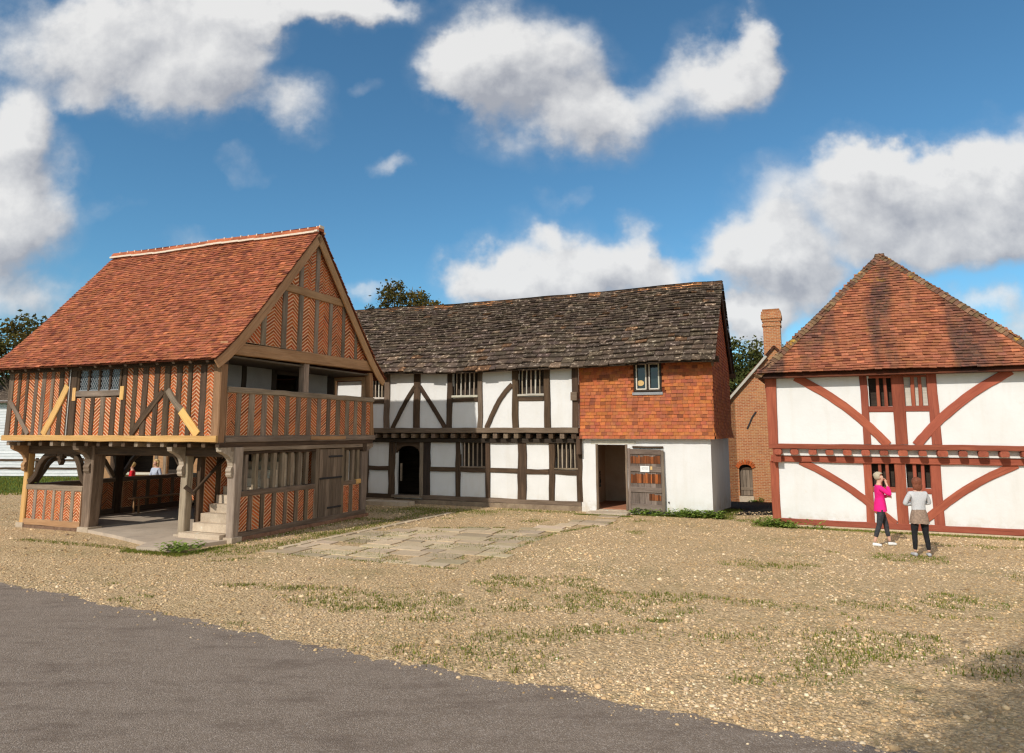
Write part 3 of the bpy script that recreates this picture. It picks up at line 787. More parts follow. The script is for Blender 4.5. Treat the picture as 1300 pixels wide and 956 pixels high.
# barge boards
for P in (PR, PRB):
    sgn = 1 if P is PR else -1
    for X in (.145, -7.56):
        mb = MB(); pts = []
        for (y, z) in ((P[0][0] + sgn * .02, P[0][1] + .0), (P[0][0] + sgn * .30, P[0][1] + .22), (P[1][0] + sgn * .15, P[1][1] + .12), (P[2][0], P[2][1] - .03), (2.55 - sgn * .02, 7.77)):
            pts.append((X, y + sgn * .06, z - .12))
        Q = [Vector(p) for p in pts]
        mb.sweep(Q, [.20, .23, .24, .23, .22], .05, (1, 0, 0), jit=.003); mb.build('bargeboard', 'oak_brown', hall)
for i in range(15):        # rafter feet
    x = -7.1 + i * .5
    mb = MB(); mb.timber((x, -.80, 3.99), (x, -.45, 4.20), .09, .08, (1, 0, 0)); mb.build('rafter_foot', 'oak_dark', hall)

# bench under the hall
cR, sR = math.cos(MR), math.sin(MR)
def hw_(x, y, z=0): return (MO.x + x * cR - y * sR, MO.y + x * sR + y * cR, z)
bench = thing('bench', 'low plain wooden bench against the inner parapet of the market hall', 'bench', hw_(-6.35, 3.7, .075), MR)
mb = MB(); mb.timber((0, -1.0, .43), (0, 1.2, .43), .26, .045, (0, 0, 1), jit=.003); mb.build('seat', 'oak_brown', bench)
for y in (-.82, 1.0):
    for x in (-.09, .09):
        mb = MB(); mb.timber((x * 1.2, y, 0), (x, y, .41), .05, .05, (0, 1, 0), jit=.002); mb.build('leg', 'oak_brown', bench)

# ------------------------------------------------------------------ MIDDLE HOUSE (long jettied house with stone slate roof)
HO = Vector((5.80, 20.16, 0)); HR = R(-22.5)
house = thing('timber_framed_house', 'long black and white jettied house with stone slate roof and orange tile hung end bay', 'house', HO, HR)
HL = Face((0, 0, 0), (-1, 0, 0), (0, -1, 0)); HU = Face((0, -.24, 0), (-1, 0, 0), (0, -1, 0))
HG = Face((0, 0, 0), (0, 1, 0), (1, 0, 0)); HBk = Face((0, 5.6, 0), (-1, 0, 0), (0, 1, 0)); HE = Face((-14.6, 0, 0), (0, 1, 0), (-1, 0, 0))
# right bay ground floor: whitewashed wall with the doorway
mb = MB()
HL.slab(mb, 0, -.05, 2.47, 2.24, -.22, 0); HL.slab(mb, 3.46, -.05, 3.93, 2.24, -.22, 0); HL.slab(mb, 2.47, 2.05, 3.46, 2.24, -.22, 0)
HG.slab(mb, .222, -.6, 5.38, 2.24, -.22, -.001)
o = mb.build('wall', 'plaster', house)
mb = MB(); HL.slab(mb, 2.45, -.04, 3.48, .085, -.25, .01); mb.build('threshold', 'stone_step', house)
HL.timber(house, 'lintel', 2.2, 2.125, 3.62, 2.125, .11, 'pale_wood', .02, .1)
HL.timber(house, 'door_post', 2.50, .08, 2.50, 2.06, .07, 'oak_grey', .02, .12)
HL.timber(house, 'door_post', 3.43, .08, 3.43, 2.06, .07, 'oak_mid', .02, .12)
HL.timber(house, 'door_stop', 1.38, 1.985, 2.3, 1.985, .06, 'oak_dark', .06, .06)
# plank door swung back against the wall
dr = MB(); n = 5
a = 1.42
while a < 2.36:
    w = min(random.uniform(.16, .21), 2.38 - a); k = random.uniform(.75, 1.1)
    dr.timber(HL.p(a + w / 2, .14, .06), HL.p(a + w / 2, 1.90, .06), w - .006, .03, HL.n, jit=.002, c=(k, k, k), ch=.004); a += w
dr = dr.build('door', 'door_board', house)
tag(dr, 'weathered plank door with orange worn boards, swung open against the white wall')
HL.timber(dr, 'door_frame', 1.39, .10, 1.40, 1.90, .09, 'door_board', .11, .05)
HL.timber(dr, 'door_frame', 2.40, .10, 2.40, 1.95, .08, 'door_board', .11, .05)
for z, w in ((.20, .22), (.72, .15), (1.34, .17), (1.84, .16)):
    HL.timber(dr, 'ledge', 1.44, z - .01, 2.36, z + .01, w, 'door_board', .105, .04)
for (z0, z1) in ((1.50, 1.72), (.92, 1.20), (.42, .60)):
    mb = MB(); a = 1.46
    while a < 2.34:
        w = random.uniform(.04, .11); k = random.uniform(.35, 1.3)
        if z0 > .5 or a < 1.75: mb.timber(HL.p(a + w / 2, z0, .082), HL.p(a + w / 2, z1 + random.uniform(-.04, .02), .082), w - .004, .012, HL.n, jit=.001, c=(k, k * .8, k * .7), ch=.002)
        a += w
    mb.build('worn_board', 'door_orange', dr)
mb = MB(); HL.slab(mb, 1.79, 1.25, 2.06, 1.43, .108, .112); mb = mb.build('notice', 'paper', dr)
lt = MB()
for z in (1.39, 1.36, 1.33): HL.slab(lt, 1.83, z, 2.02, z + .007, .1125, .1135)
lt.build('text_lines', 'lettering', mb)
mb = MB(); HL.slab(mb, 1.70, 1.32, 1.76, 1.42, .108, .112); mb.build('sticker', 'sticker', dr)
mb = MB(); HL.slab(mb, 1.24, .36, 1.27, .40, 0, .05); mb.build('door_hook', 'iron', house)
# room behind the doorway
mb = MB(); mb.box((-3.9, .22, .0), (-.25, 5.3, .10)); mb.build('room_floor', 'terracotta', house)
mb = MB(); mb.box((-3.95, .22, .1), (-3.86, 5.3, 2.2)); mb.box((-3.86, 2.6, .1), (-.3, 2.7, 2.2)); mb.build('inner_wall', 'plaster_warm', house)
mb = MB(); mb.box((-14.5, .1, 2.24), (-.02, 5.5, 2.30)); mb.build('upper_floor', 'oak_dark', house)
# tile hanging
TF = Face((0, -.10, 0), (-1, 0, 0), (0, -1, 0)); TG = Face((.10, 0, 0), (0, 1, 0), (1, 0, 0))
mb = MB()
TF.slab(mb, -.06, 2.24, 1.36, 4.75, -.1, .0, (.4, .3, .25)); TF.slab(mb, 2.17, 2.24, 3.93, 4.75, -.1, 0, (.4, .3, .25)); TF.slab(mb, 1.36, 2.24, 2.17, 3.60, -.1, 0, (.4, .3, .25))
TF.slab(mb, 1.36, 4.55, 2.17, 4.75, -.1, 0, (.4, .3, .25))
TG.poly(mb, [(-.06, 2.24), (5.66, 2.24), (5.66, 4.72), (2.8, 7.22), (-.06, 4.72)], -.1, 0, (.4, .3, .25))
def fnF(x, d):
    q = max(0, .35 - d) * .22
    return TF.p(3.93 - x, 2.235 + d, q), Vector((0, -1, 0)), None
def fnG(x, d):
    q = max(0, .35 - d) * .22
    return TG.p(x - .14, 2.235 + d, q), Vector((1, 0, 0)), None
def hung_col(x, d):
    k = random.uniform(.84, 1.10); r = random.random()
    if r < .07: return (k * .62, k * .62, k * .7)
    if r < .12: return (k * 1.2, k * 1.22, k * 1.1)
    return (k, k * random.uniform(.85, 1.12), k * random.uniform(.8, 1.1))
cs = [i * .104 for i in range(24)]
tiles(mb, fnF, 4.06, cs, .168, .016, .003, cfun=hung_col, inside=lambda x, d: not (1.30 < 3.93 - x < 2.23 and 1.33 < d < 2.35))
tiles(mb, fnG, 5.86, [i * .104 for i in range(48)], .168, .013, .004, cfun=hung_col, inside=lambda x, d: d < 2.45 or abs(x - .14 - 2.8) < 2.86 - (d - 2.45) * 1.14)
mb.build('tile_hanging', 'tile_hung', house, fixn=False)
# casement window in the tile hanging
win = MB(); TF.slab(win, 1.38, 3.70, 2.16, 4.53, -.06, -.05); wo = win.build('window', 'glass', house)
for (a0, z0, a1, z1) in ((1.36, 3.68, 2.18, 3.68), (1.36, 4.55, 2.18, 4.55), (1.37, 3.66, 1.37, 4.57), (2.17, 3.66, 2.17, 4.57)):
    TF.timber(wo, 'window_frame', a0, z0, a1, z1, .05, 'oak_black', .03, .09, jit=0)
for (a, b) in ((1.42, 1.73), (1.81, 2.12)):
    mb = MB()
    for (a0, z0, a1, z1) in ((a, 3.73, b, 3.73), (a, 4.50, b, 4.50), (a + .012, 3.73, a + .012, 4.50), (b - .012, 3.73, b - .012, 4.50)):
        mb.timber(TF.p(a0, z0, .015), TF.p(a1, z1, .015), .042, .04, TF.n, jit=0)
    mb.build('casement', 'pale_wood', wo)
mb = MB(); TF.slab(mb, 1.755, 3.7, 1.785, 4.53, -.03, .02); mb.build('mullion', 'oak_black', wo)
mb = MB(); TF.slab(mb, 1.32, 3.555, 2.24, 3.635, -.02, .06); mb.build('window_sill', 'lead', wo)
mb = MB(); mb.prism([(2.0 + .11 * math.cos(t * PI / 8), 3.92 + .085 * math.sin(t * PI / 8)) for t in range(16)], -.046, -.038, lambda x, y, d: TF.p(x, y, d)); mb.build('window_sticker', 'sticker', wo)

# timber framed part, ground floor
HP = Face((0, 0.05, 0), (-1, 0, 0), (0, -1, 0))
def wall_rects(mb, F, s0, s1, z0, z1, holes, o0, o1):
    """a wall between s0..s1 with rectangular holes (a, b, za, zb), cut into strips"""
    xs_ = sorted({s0, s1, *[h[0] for h in holes], *[h[1] for h in holes]})
    for a, b in zip(xs_[:-1], xs_[1:]):
        hs = sorted([(h[2], h[3]) for h in holes if h[0] <= a + 1e-6 and h[1] >= b - 1e-6])
        z = z0
        for (za, zb) in hs:
            if za > z + 1e-6: F.slab(mb, a, z, b, za, o0, o1)
            z = zb
        if z < z1 - 1e-6: F.slab(mb, a, z, b, z1, o0, o1)
mb = MB(); wall_rects(mb, HP, 3.935, 14.5, .16, 2.2, [(7.24, 8.17, 1.26, 2.12), (4.02, 4.83, 1.27, 2.15), (9.74, 10.69, .28, 2.02)], -.16, 0); mb.build('wall', 'plaster', house)
mb = MB(); HL.slab(mb, 3.935, -.05, 14.5, .15, -.3, .02); mb.build('plinth', 'plinth', house)
tL = lambda nm, a0, z0, a1, z1, w, mat='oak_dark', fr=.0, d=.12, **k: HL.timber(house, nm, a0, z0, a1, z1, w, mat, fr, d, **k)
tL('sill_beam', 3.95, .215, 9.6, .235, .15, 'oak_mid'); tL('sill_beam', 10.75, .22, 14.5, .22, .15)
for s0, w, mt in ((14.4, .2, 'oak_dark'), (13.1, .2, 'oak_dark'), (11.9, .16, 'oak_dark'), (10.86, .26, 'oak_dark'), (9.45, .27, 'oak_black'), (8.26, .17, 'oak_dark'), (7.155, .17, 'oak_dark'), (5.94, .30, 'oak_dark'), (4.93, .19, 'oak_dark'), (3.99, .20, 'oak_dark')):
    tL('post', s0, .29, s0 + random.uniform(-.02, .02), 2.1, w, mt, random.uniform(-.004, .01), .13, jit=.012)
tL('door_post', 9.66, .25, 9.66, 2.1, .14, 'oak_grey', .01)
for a, b in ((3.98, 4.84), (5.02, 5.79), (6.09, 7.07), (7.24, 8.18), (8.34, 9.32), (11.0, 11.82)):
    tL('rail', a, 1.18 + random.uniform(-.015, .015), b, 1.18 + random.uniform(-.015, .015), .15, 'oak_dark', -.005, .12, jit=.01)
for (a, b, z0) in ((7.26, 8.16, 1.27), (4.04, 4.82, 1.28)):
    w = MB(); HL.slab(w, a, z0, b, 2.14, -.24, -.23); wo = w.build('window', 'oak_black', house)  # near-black sheet paints in the darkness of the room behind
    n = 5
    for i in range(n):
        c = a + (b - a) * (i + .8) / (n + .6)
        HL.timber(wo, 'mullion', c, z0, c, 2.14, .040, 'oak_pale', -.03, .05)
    HL.timber(wo, 'window_sill', a, z0 + .01, b, z0 + .01, .04, 'oak_grey', .02, .12)
# arched doorway head + dark passage
mb = MB()
for q in ([(9.73, 1.70), (9.80, 1.84), (9.95, 1.93), (10.2, 1.97), (10.2, 2.12), (9.73, 2.12)], [(10.2, 1.97), (10.46, 1.93), (10.6, 1.84), (10.70, 1.70), (10.70, 2.12), (10.2, 2.12)]):
    c = [( .5 * (min(p[0] for p in q) + max(p[0] for p in q))), 2.1]
    for i in range(len(q)):
        a, b = q[i], q[(i + 1) % len(q)]
        HL.poly(mb, ccw([a, b, (c[0], c[1])]), -.14, -.02)
mb.build('arched_door_head', 'oak_dark', house)
mb = MB(); HL.slab(mb, 9.62, .2, 10.78, .28, -.3, .1); mb.build('doorstep', 'oak_grey', house)
mb = MB(); HL.slab(mb, 10.48, .75, 10.53, 1.35, -.12, -.06); mb.build('door_edge', 'oak_grey', house)
mb = MB(); mb.box((-14.4, 2.2, .1), (-4.0, 2.3, 2.2)); mb.box((-14.4, .25, .05), (-4.0, 5.3, .16)); mb.build('dark_interior', 'oak_black', house)  # near-black wall and floor put the indoor shade into the colour
# jetty
HU.timber(house, 'jetty_beam', 3.95, 2.49, 14.6, 2.49, .17, 'oak_mid', .03, .2)
HL.timber(house, 'jetty_plate', 3.95, 2.16, 14.6, 2.14, .14, 'oak_black', .05, .2)
for i in range(27):
    s_ = 4.1 + i * .385
    mb = MB(); mb.timber((-s_, -.23 - random.uniform(-.02, .02), 2.31), (-s_, .3, 2.31), .15, .15, (0, 0, 1), jit=.008); mb.build('joist', random.choice(['oak_dark', 'oak_mid']), house)
tL('jetty_bracket', 3.97, 1.75, 3.97, 2.3, .14, 'oak_dark', .2, .25)
# upper wall
mb = MB(); wall_rects(mb, HU, 3.94, 14.58, 2.57, 4.7, [(7.42, 8.37, 3.62, 4.54), (5.08, 5.97, 3.62, 4.58), (11.09, 11.85, 3.6, 4.5)], -.18, -.05); mb.build('wall', 'plaster', house)
tU = lambda nm, a0, z0, a1, z1, w, mat='oak_dark', fr=.0, d=.12, **k: HU.timber(house, nm, a0, z0, a1, z1, w, mat, fr, d, **k)
for s0, w in ((14.4, .2), (13.2, .19), (11.93, .18), (10.96, .21), (9.75, .26), (8.47, .20), (7.34, .17), (6.09, .22), (4.98, .20)):
    tU('post', s0 + random.uniform(-.02, .02), 2.58, s0, 4.6, w, random.choice(['oak_dark', 'oak_dark', 'oak_mid']), random.uniform(-.005, .01), .13, jit=.012)
tU('post', 4.04, 2.58, 4.04, 4.6, .20, 'oak_dark')
mb = MB(); HU.slab(mb, 3.96, 3.42, 4.16, 3.68, -.02, .08); mb.build('lamp_bracket', 'oak_mid', house)
for (a, b) in ((7.43, 8.36), (5.09, 5.96), (11.07, 11.84)):
    tU('rail', a, 3.50, b, 3.50, .13, 'oak_dark', -.01)
    w = MB(); HU.slab(w, a, 3.6, b, 4.6, -.30, -.29); wo = w.build('window', 'oak_black', house)  # near-black sheet, painted darkness behind the upper mullions
    HU.timber(wo, 'window_sill', a - .02, 3.62, b + .02, 3.62, .075, 'pale_wood', .03, .12)
    for i in range(5):
        c = a + (b - a) * (i + .85) / 5.7
        HU.timber(wo, 'mullion', c, 3.66, c, 4.56, .038, 'pale_wood' if i % 2 else 'oak_pale', -.02, .05)
HU.curve(house, 'brace', [(9.84, 4.0), (10.2, 3.5), (10.72, 2.56)], .15, 'oak_dark', .0, .08)
HU.curve(house, 'brace', [(9.66, 4.0), (9.2, 3.4), (8.62, 2.56)], .15, 'oak_dark', .0, .08)
HU.curve(house, 'brace', [(6.19, 3.98), (6.55, 3.62), (6.80, 3.2), (7.10, 2.56)], .16, 'oak_dark', .0, .08)
# back, far end
mb = MB(); HBk.slab(mb, 0, -.7, 14.6, 4.65, -.2, 0); HE.slab(mb, .25, -.05, 5.38, 4.65, -.2, -.01); HE.poly(mb, [(0, 4.65), (5.6, 4.65), (2.8, 7.15)], -.2, -.01); mb.build('wall', 'plaster', house)
mb = MB(); mb.box((-14.5, -.1, 4.62), (-.05, 5.5, 4.68)); mb.build('ceiling', 'interior', house)
# slate roof
PM = [(-.62, 4.46), (-.25, 4.80), (2.8, 7.42)]; PMB = [(6.22, 4.46), (5.85, 4.80), (2.8, 7.42)]
def sag(fn):
    def g(x, d):
        p, n, u = fn(x, d)
        w = mnoise.noise(Vector((x * .33, d * .3, 4.2))) * .075 + mnoise.noise(Vector((x * 1.3, d * .9, 8))) * .018
        return p + Vector((0, 0, w - .05 * math.sin(PI * x / 15.2))), n, u
    return g
f1, D2 = profile_fn((-14.9, 0), 1, PM); f2, _ = profile_fn((-14.9, 0), 1, PMB); f1 = sag(f1); f2 = sag(f2)
cs = [0]; g = .27
while cs[-1] < D2 - .12: cs.append(cs[-1] + g); g = max(.145, g * .955)
rf = MB()
def slate_col(x, d):
    k = random.uniform(.72, 1.22); r = random.random()
    if r < .04: return (k * 1.8, k * 1.7, k * 1.6)
    if r < .07: return (k * 1.5, k * 1.1, k * .8)
    return (k, k * random.uniform(.92, 1.03), k * random.uniform(.88, 1.05))
for f in (f1, f2): tiles(rf, f, 15.18, cs, lambda d: random.uniform(.18, .42) * (1.15 - .09 * d), .034, .020, cfun=slate_col, gapf=.03, drop=.05, lift=1.25)
for f in (f1, f2):
    for i in range(8):
        for j in range(12):
            d0 = D2 * i / 8; d1 = D2 * (i + 1) / 8; xa = .04 + 15.1 * j / 12; xb = .04 + 15.1 * (j + 1) / 12
            a, n, _ = f(xa, d0); b, _, _ = f(xb, d0); c_, _, _ = f(xb, d1 - .001); d_, _, _ = f(xa, d1 - .001)
            rf.add([a - n * .04, b - n * .04, c_ - n * .04, d_ - n * .04, a - n * .006, b - n * .006, c_ - n * .006, d_ - n * .006], [(0, 1, 2, 3), (4, 5, 6, 7), (0, 1, 5, 4), (2, 3, 7, 6), (1, 2, 6, 5), (3, 0, 4, 7)], (.5, .45, .4))
roof = rf.build('roof', 'stone_slate', house, fixn=False)
rd = MB(); x = 0
while x < 15.0:
    w = min(random.uniform(.38, .46), 15.16 - x); p, n, _ = f1(x, D2)
    zz = p.z + random.uniform(-.01, .01) + .03; X = -14.9 + x; k = random.uniform(.7, 1.5); cc = random.choice([(k, k, k), (k * 2.2, k * 1.3, k * .7), (k * 1.3, k, k * .8)])
    sec = [(-.20, -.17), (-.18, -.12), (-.03, .03), (.03, .03), (.18, -.12), (.20, -.17)]
    vs = [(X, 2.8 + a, zz + b) for a, b in sec] + [(X + w - .012, 2.8 + a, zz + b) for a, b in sec]
    rd.add(vs, [(i, i + 1, 7 + i, 6 + i) for i in range(5)] + [tuple(range(6)), tuple(range(11, 5, -1))], cc)
    x += w
rd.build('ridge', 'stone_slate', roof, fixn=False)
for P in (PM, PMB):
    mb = MB(); sg = 1 if P is PM else -1
    mb.sweep([Vector((.19, P[0][0] + sg * .06, P[0][1] - .05)), Vector((.19, P[1][0] + sg * .04, P[1][1] - .12)), Vector((.19, 2.8, 7.27))], .2, .06, (1, 0, 0)); mb.build('bargeboard', 'oak_dark', house)
mb = MB(); mb.timber((-.1, -.16, 4.56), (.34, -.16, 4.56), .17, .17, (0, 0, 1)); mb.timber((-.1, 5.76, 4.5), (.34, 5.76, 4.5), .17, .17, (0, 0, 1)); mb.build('purlin_end', 'oak_dark', house)
mb = MB(); mb.timber((-14.6, -.30, 4.60), (-3.9, -.30, 4.62), .16, .16, (0, -1, 0)); mb.timber((-3.9, -.2, 4.66), (.1, -.2, 4.66), .1, .1, (0, -1, 0)); mb.build('wall_plate', 'oak_black', house)
def at_house(s_, y, z=0):
    c_, s2 = math.cos(HR), math.sin(HR); return (HO.x - s_ * c_ - y * s2, HO.y - s_ * s2 + y * c_, z)
# stone slabs at the doors
def step_slab(name, label, cx, cy, w, d, h, rot, mat='slab'):
    mb = MB(); pts = []
    for i in range(20):
        t = 2 * PI * i / 20; r = 1 / max(abs(math.cos(t)), abs(math.sin(t))); r *= random.uniform(.96, 1.01)
        pts.append((math.cos(t) * r * w / 2, math.sin(t) * r * d / 2))
    mb.prism(pts, -.03, h, lambda x, y, z: Vector((x, y, z)))
    o = mb.build(name, mat); o.location = (cx, cy, 0); o.rotation_euler = (0, 0, rot); return tag(o, label, 'step')
c = at_house(10.55, -.62); step_slab('doorstep_slab', 'flat stone slab before the dark arched doorway', c[0], c[1], 1.75, .62, .13, HR + .03, 'stone_step')
c = at_house(3.0, -.40); step_slab('doorstep_slab', 'pale stone step below the open doorway of the tile hung bay', c[0], c[1], 1.25, .62, .06, HR - .02, 'stone_step')
# tack hanging inside the doorway
def chain_thing(s_, y, z0, z1, label):
    mb = MB(); z = z1
    while z > z0:
        t = random.uniform(-.02, .02)
        mb.tube([(t, 0, z), (.03 + t, 0, z - .05), (t, 0, z - .1), (-.03 + t, 0, z - .05), (t, 0, z)], .016, k=5); z -= .085
    mb.tube([(0, 0, z0 + .05), (.06, .0, z0 - .05), (.05, 0, z0 - .2), (-.05, 0, z0 - .22), (-.06, 0, z0 - .05), (0, 0, z0 + .05)], .02, k=6)
    o = mb.build('hanging_harness', 'iron'); o.location = at_house(s_, y); o.rotation_euler = (0, 0, HR + PI / 2); return tag(o, label, 'harness')
chain_thing(3.80, .85, 1.25, 1.95, 'dark chain of tackle hanging on the wall just inside the open doorway')
chain_thing(3.80, 1.7, .85, 1.15, 'short dark loop of tackle hanging low, deeper inside the open doorway')

# ------------------------------------------------------------------ RIGHT HOUSE (red painted frame, hipped tile roof)
QO = Vector((7.02, 18.49, 0)); QR = R(-24.5); QW = 5.94; QD = 11.0
red = thing('hipped_roof_house', 'white house with red painted timber frame and a steep hipped brown tile roof', 'house', QO, QR)
QL = Face((0, 0, 0), (1, 0, 0), (0, -1, 0)); QU = Face((0, -.26, 0), (1, 0, 0), (0, -1, 0))
QS = Face((0, 0, 0), (0, 1, 0), (-1, 0, 0)); QE = Face((QW, 0, 0), (0, 1, 0), (1, 0, 0)); QB = Face((0, QD, 0), (1, 0, 0), (0, 1, 0))
mb = MB(); wall_rects(mb, QL, .02, QW - .02, .15, 1.72, [(2.27, 2.80, 1.07, 1.70), (3.04, 3.59, 1.07, 1.70)], -.2, -.03); mb.build('wall', 'plaster', red)
mb = MB(); wall_rects(mb, QU, .0, QW, 2.1, 3.98, [(2.32, 2.87, 3.08, 3.80), (3.09, 3.64, 3.08, 3.80)], -.2, -.03); mb.build('wall', 'plaster', red)
mb = MB()
for F in (QS, QE): F.slab(mb, .22, -1.1, QD - .22, 3.98, -.2, 0)
QB.slab(mb, 0, -1.1, QW, 3.98, -.2, 0); mb.build('wall', 'plaster', red)
mb = MB(); QL.slab(mb, -.1, -.05, QW + .1, .045, -.2, .03); mb.build('plinth', 'slab', red)
tr = lambda F, nm, a0, z0, a1, z1, w, fr=.0, d=.12, **k: F.timber(red, nm, a0, z0, a1, z1, w, 'red_paint', fr, d, **k)
def jowl(F, s_, z0, z1, w, wt):
    mb = MB(); n = 6
    mb.sweep([F.p(s_, z0 + (z1 - z0) * i / n, -.06) for i in range(n + 1)], [w + (wt - w) * max(0, (i / n - .45) / .55) ** 2 for i in range(n + 1)], .16, F.n, jit=.006)
    mb.build('post', 'red_paint', red)
tr(QL, 'sill_beam', -.1, .115, QW + .1, .125, .15, .02, .16)
for (s_, w) in ((-.02, .21), (2.18, .18), (2.90, .24), (3.67, .22), (QW - .0, .2)):
    tr(QL, 'post', s_, .18, s_ + random.uniform(-.01, .01), 1.68, w, .0, .15)
jowl(QU, .0, 2.12, 3.9, .24, .30); jowl(QU, QW - .02, 2.12, 3.9, .24, .32)
for (s_, w) in ((2.215, .17), (2.97, .27), (3.715, .21)): tr(QU, 'post', s_ + .0, 2.14, s_ + random.uniform(-.015, .01), 3.88, w, .0, .15)
tr(QU, 'wall_plate', -.1, 3.93, QW + .1, 3.93, .14, .02, .2)
for (a, b) in ((2.3, 2.84), (3.1, 3.61)): tr(QU, 'rail', a, 3.01, b, 3.01, .14, -.005)
for (a, b) in ((2.27, 2.78), (3.03, 3.56)): tr(QL, 'rail', a, 1.01, b, 1.01, .13, -.005)
tr(QU, 'jetty_beam', -.12, 2.075, QW + .12, 2.06, .13, .02, .2)
tr(QL, 'jetty_plate', -.1, 1.745, QW + .1, 1.735, .17, .05, .22)
for i in range(15):
    x = .10 + i * .412
    mb = MB(); mb.timber((x, -.30 - random.uniform(0, .03), 1.925), (x + random.uniform(-.02, .02), .3, 1.925), random.uniform(.16, .20), random.uniform(.12, .145), (0, 0, 1), jit=.012, seg=4, ch=.03); mb.build('joist', 'red_paint', red)
mb = MB(); QL.slab(mb, 0, 1.83, QW, 2.02, -.1, .10); mb.build('wall', 'plaster', red)
def brc(F, pts, w=.19):
    F.curve(red, 'brace', pts, w, 'red_paint', .004, .07); F.curve(red, 'brace', [(5.94 - x, z) for x, z in pts], w, 'red_paint', .006, .07)
brc(QU, [(.62, 3.88), (1.35, 3.42), (1.95, 2.92), (2.35, 2.50), (2.66, 2.12)], .21)
brc(QL, [(.62, 1.68), (1.2, 1.38), (1.75, 1.02), (2.25, .60), (2.72, .18)], .18)
for (F, a, b, z0, z1, pale) in ((QU, 2.34, 2.86, 3.09, 3.80, 0), (QU, 3.11, 3.61, 3.09, 3.80, 1), (QL, 2.28, 2.79, 1.08, 1.68, 0), (QL, 3.03, 3.57, 1.08, 1.68, 0)):
    w = MB(); F.slab(w, a, z0, b, z1, -.26 if not pale else -.13, -.25 if not pale else -.12); wo = w.build('window', 'oak_black' if not pale else 'pale_wood', red)  # near-black sheets paint the shade indoors; the pale one is a board
    for t in (.36, .68): F.timber(wo, 'mullion', a + (b - a) * t, z0 - .01, a + (b - a) * t, z1 + .01, .075, 'red_paint', -.02, .07)
    F.timber(wo, 'window_head', a, z1 + .02, b, z1 + .02, .05, 'red_paint', -.01, .1)
    if pale:
        tag(wo, 'window with a pale weathered shutter board behind its bars')
# side wall framing
for F in (QS, QE):
    for y in (.1, 2.4, 4.8, 7.2, 9.6, 10.9): tr(F, 'post', y, .1, y, 3.9, .2, .03, .1)
    for z in (.12, 2.05, 3.9): tr(F, 'beam', .1, z, QD - .1, z, .16, .035, .1)
tr(QS, 'jetty_bracket', -.12, 1.66, -.14, 2.1, .22, .03, .2)
# hipped roof
ez = 3.90; az_ = 7.50; cx = QW / 2; yf = -.58; ya = 2.2; ov = .30
slf = math.hypot(az_ - ez, ya - yf); sls = math.hypot(az_ - ez, cx + ov)
rf = MB()
def old_col(x, d):
    k = random.uniform(.78, 1.14); r = random.random()
    if r < .05: return (k * .6, k * .55, k * .6)
    if r < .08: return (k * 1.4, k * 1.35, k * 1.3)
    return (k, k * random.uniform(.94, 1.06), k * random.uniform(.9, 1.06))
def slope(o_, ex, ey, L, H):
    """o_: eave start, ex along the eave, ey horizontal run direction; returns fn"""
    nn = (ey.normalized() * H[0] + ZV * H[1]); ln = nn.length; nn.normalize(); N = ex.cross(nn); N = N if N.z > 0 else -N
    def fn(x, d):
        kick = .10 * max(0, 1 - d / .6) ** 2
        w = mnoise.noise(Vector((x * .6 + o_.x * 3, d * .5, 1.7))) * .035
        return o_ + ex * x + nn * d + N * (kick + w), N, nn
    return fn
fF = slope(Vector((-ov, yf, ez)), Vector((1, 0, 0)), Vector((0, 1, 0)), 0, (ya - yf, az_ - ez))
fS = slope(Vector((-ov, QD + .3, ez)), Vector((0, -1, 0)), Vector((1, 0, 0)), 0, (cx + ov, az_ - ez))
fE = slope(Vector((QW + ov, yf, ez)), Vector((0, 1, 0)), Vector((-1, 0, 0)), 0, (cx + ov, az_ - ez))
WF = QW + 2 * ov; LS = QD + .3 - yf
cs = [i * .102 for i in range(int(slf / .102) + 1)]
tiles(rf, fF, WF, cs, .165, .019, .004, lift=1.25, gapf=.015, cfun=old_col, inside=lambda x, d: abs(x - WF / 2) < WF / 2 * (1 - d / slf) + .05, drop=.015)
cs2 = [i * .102 for i in range(int(sls / .102) + 1)]
tiles(rf, fS, LS, cs2, .165, .014, .007, cfun=old_col, inside=lambda x, d: x < LS - (ya - yf) * d / sls + .05)
tiles(rf, fE, LS, cs2, .165, .014, .007, cfun=old_col, inside=lambda x, d: x > (ya - yf) * d / sls - .05)
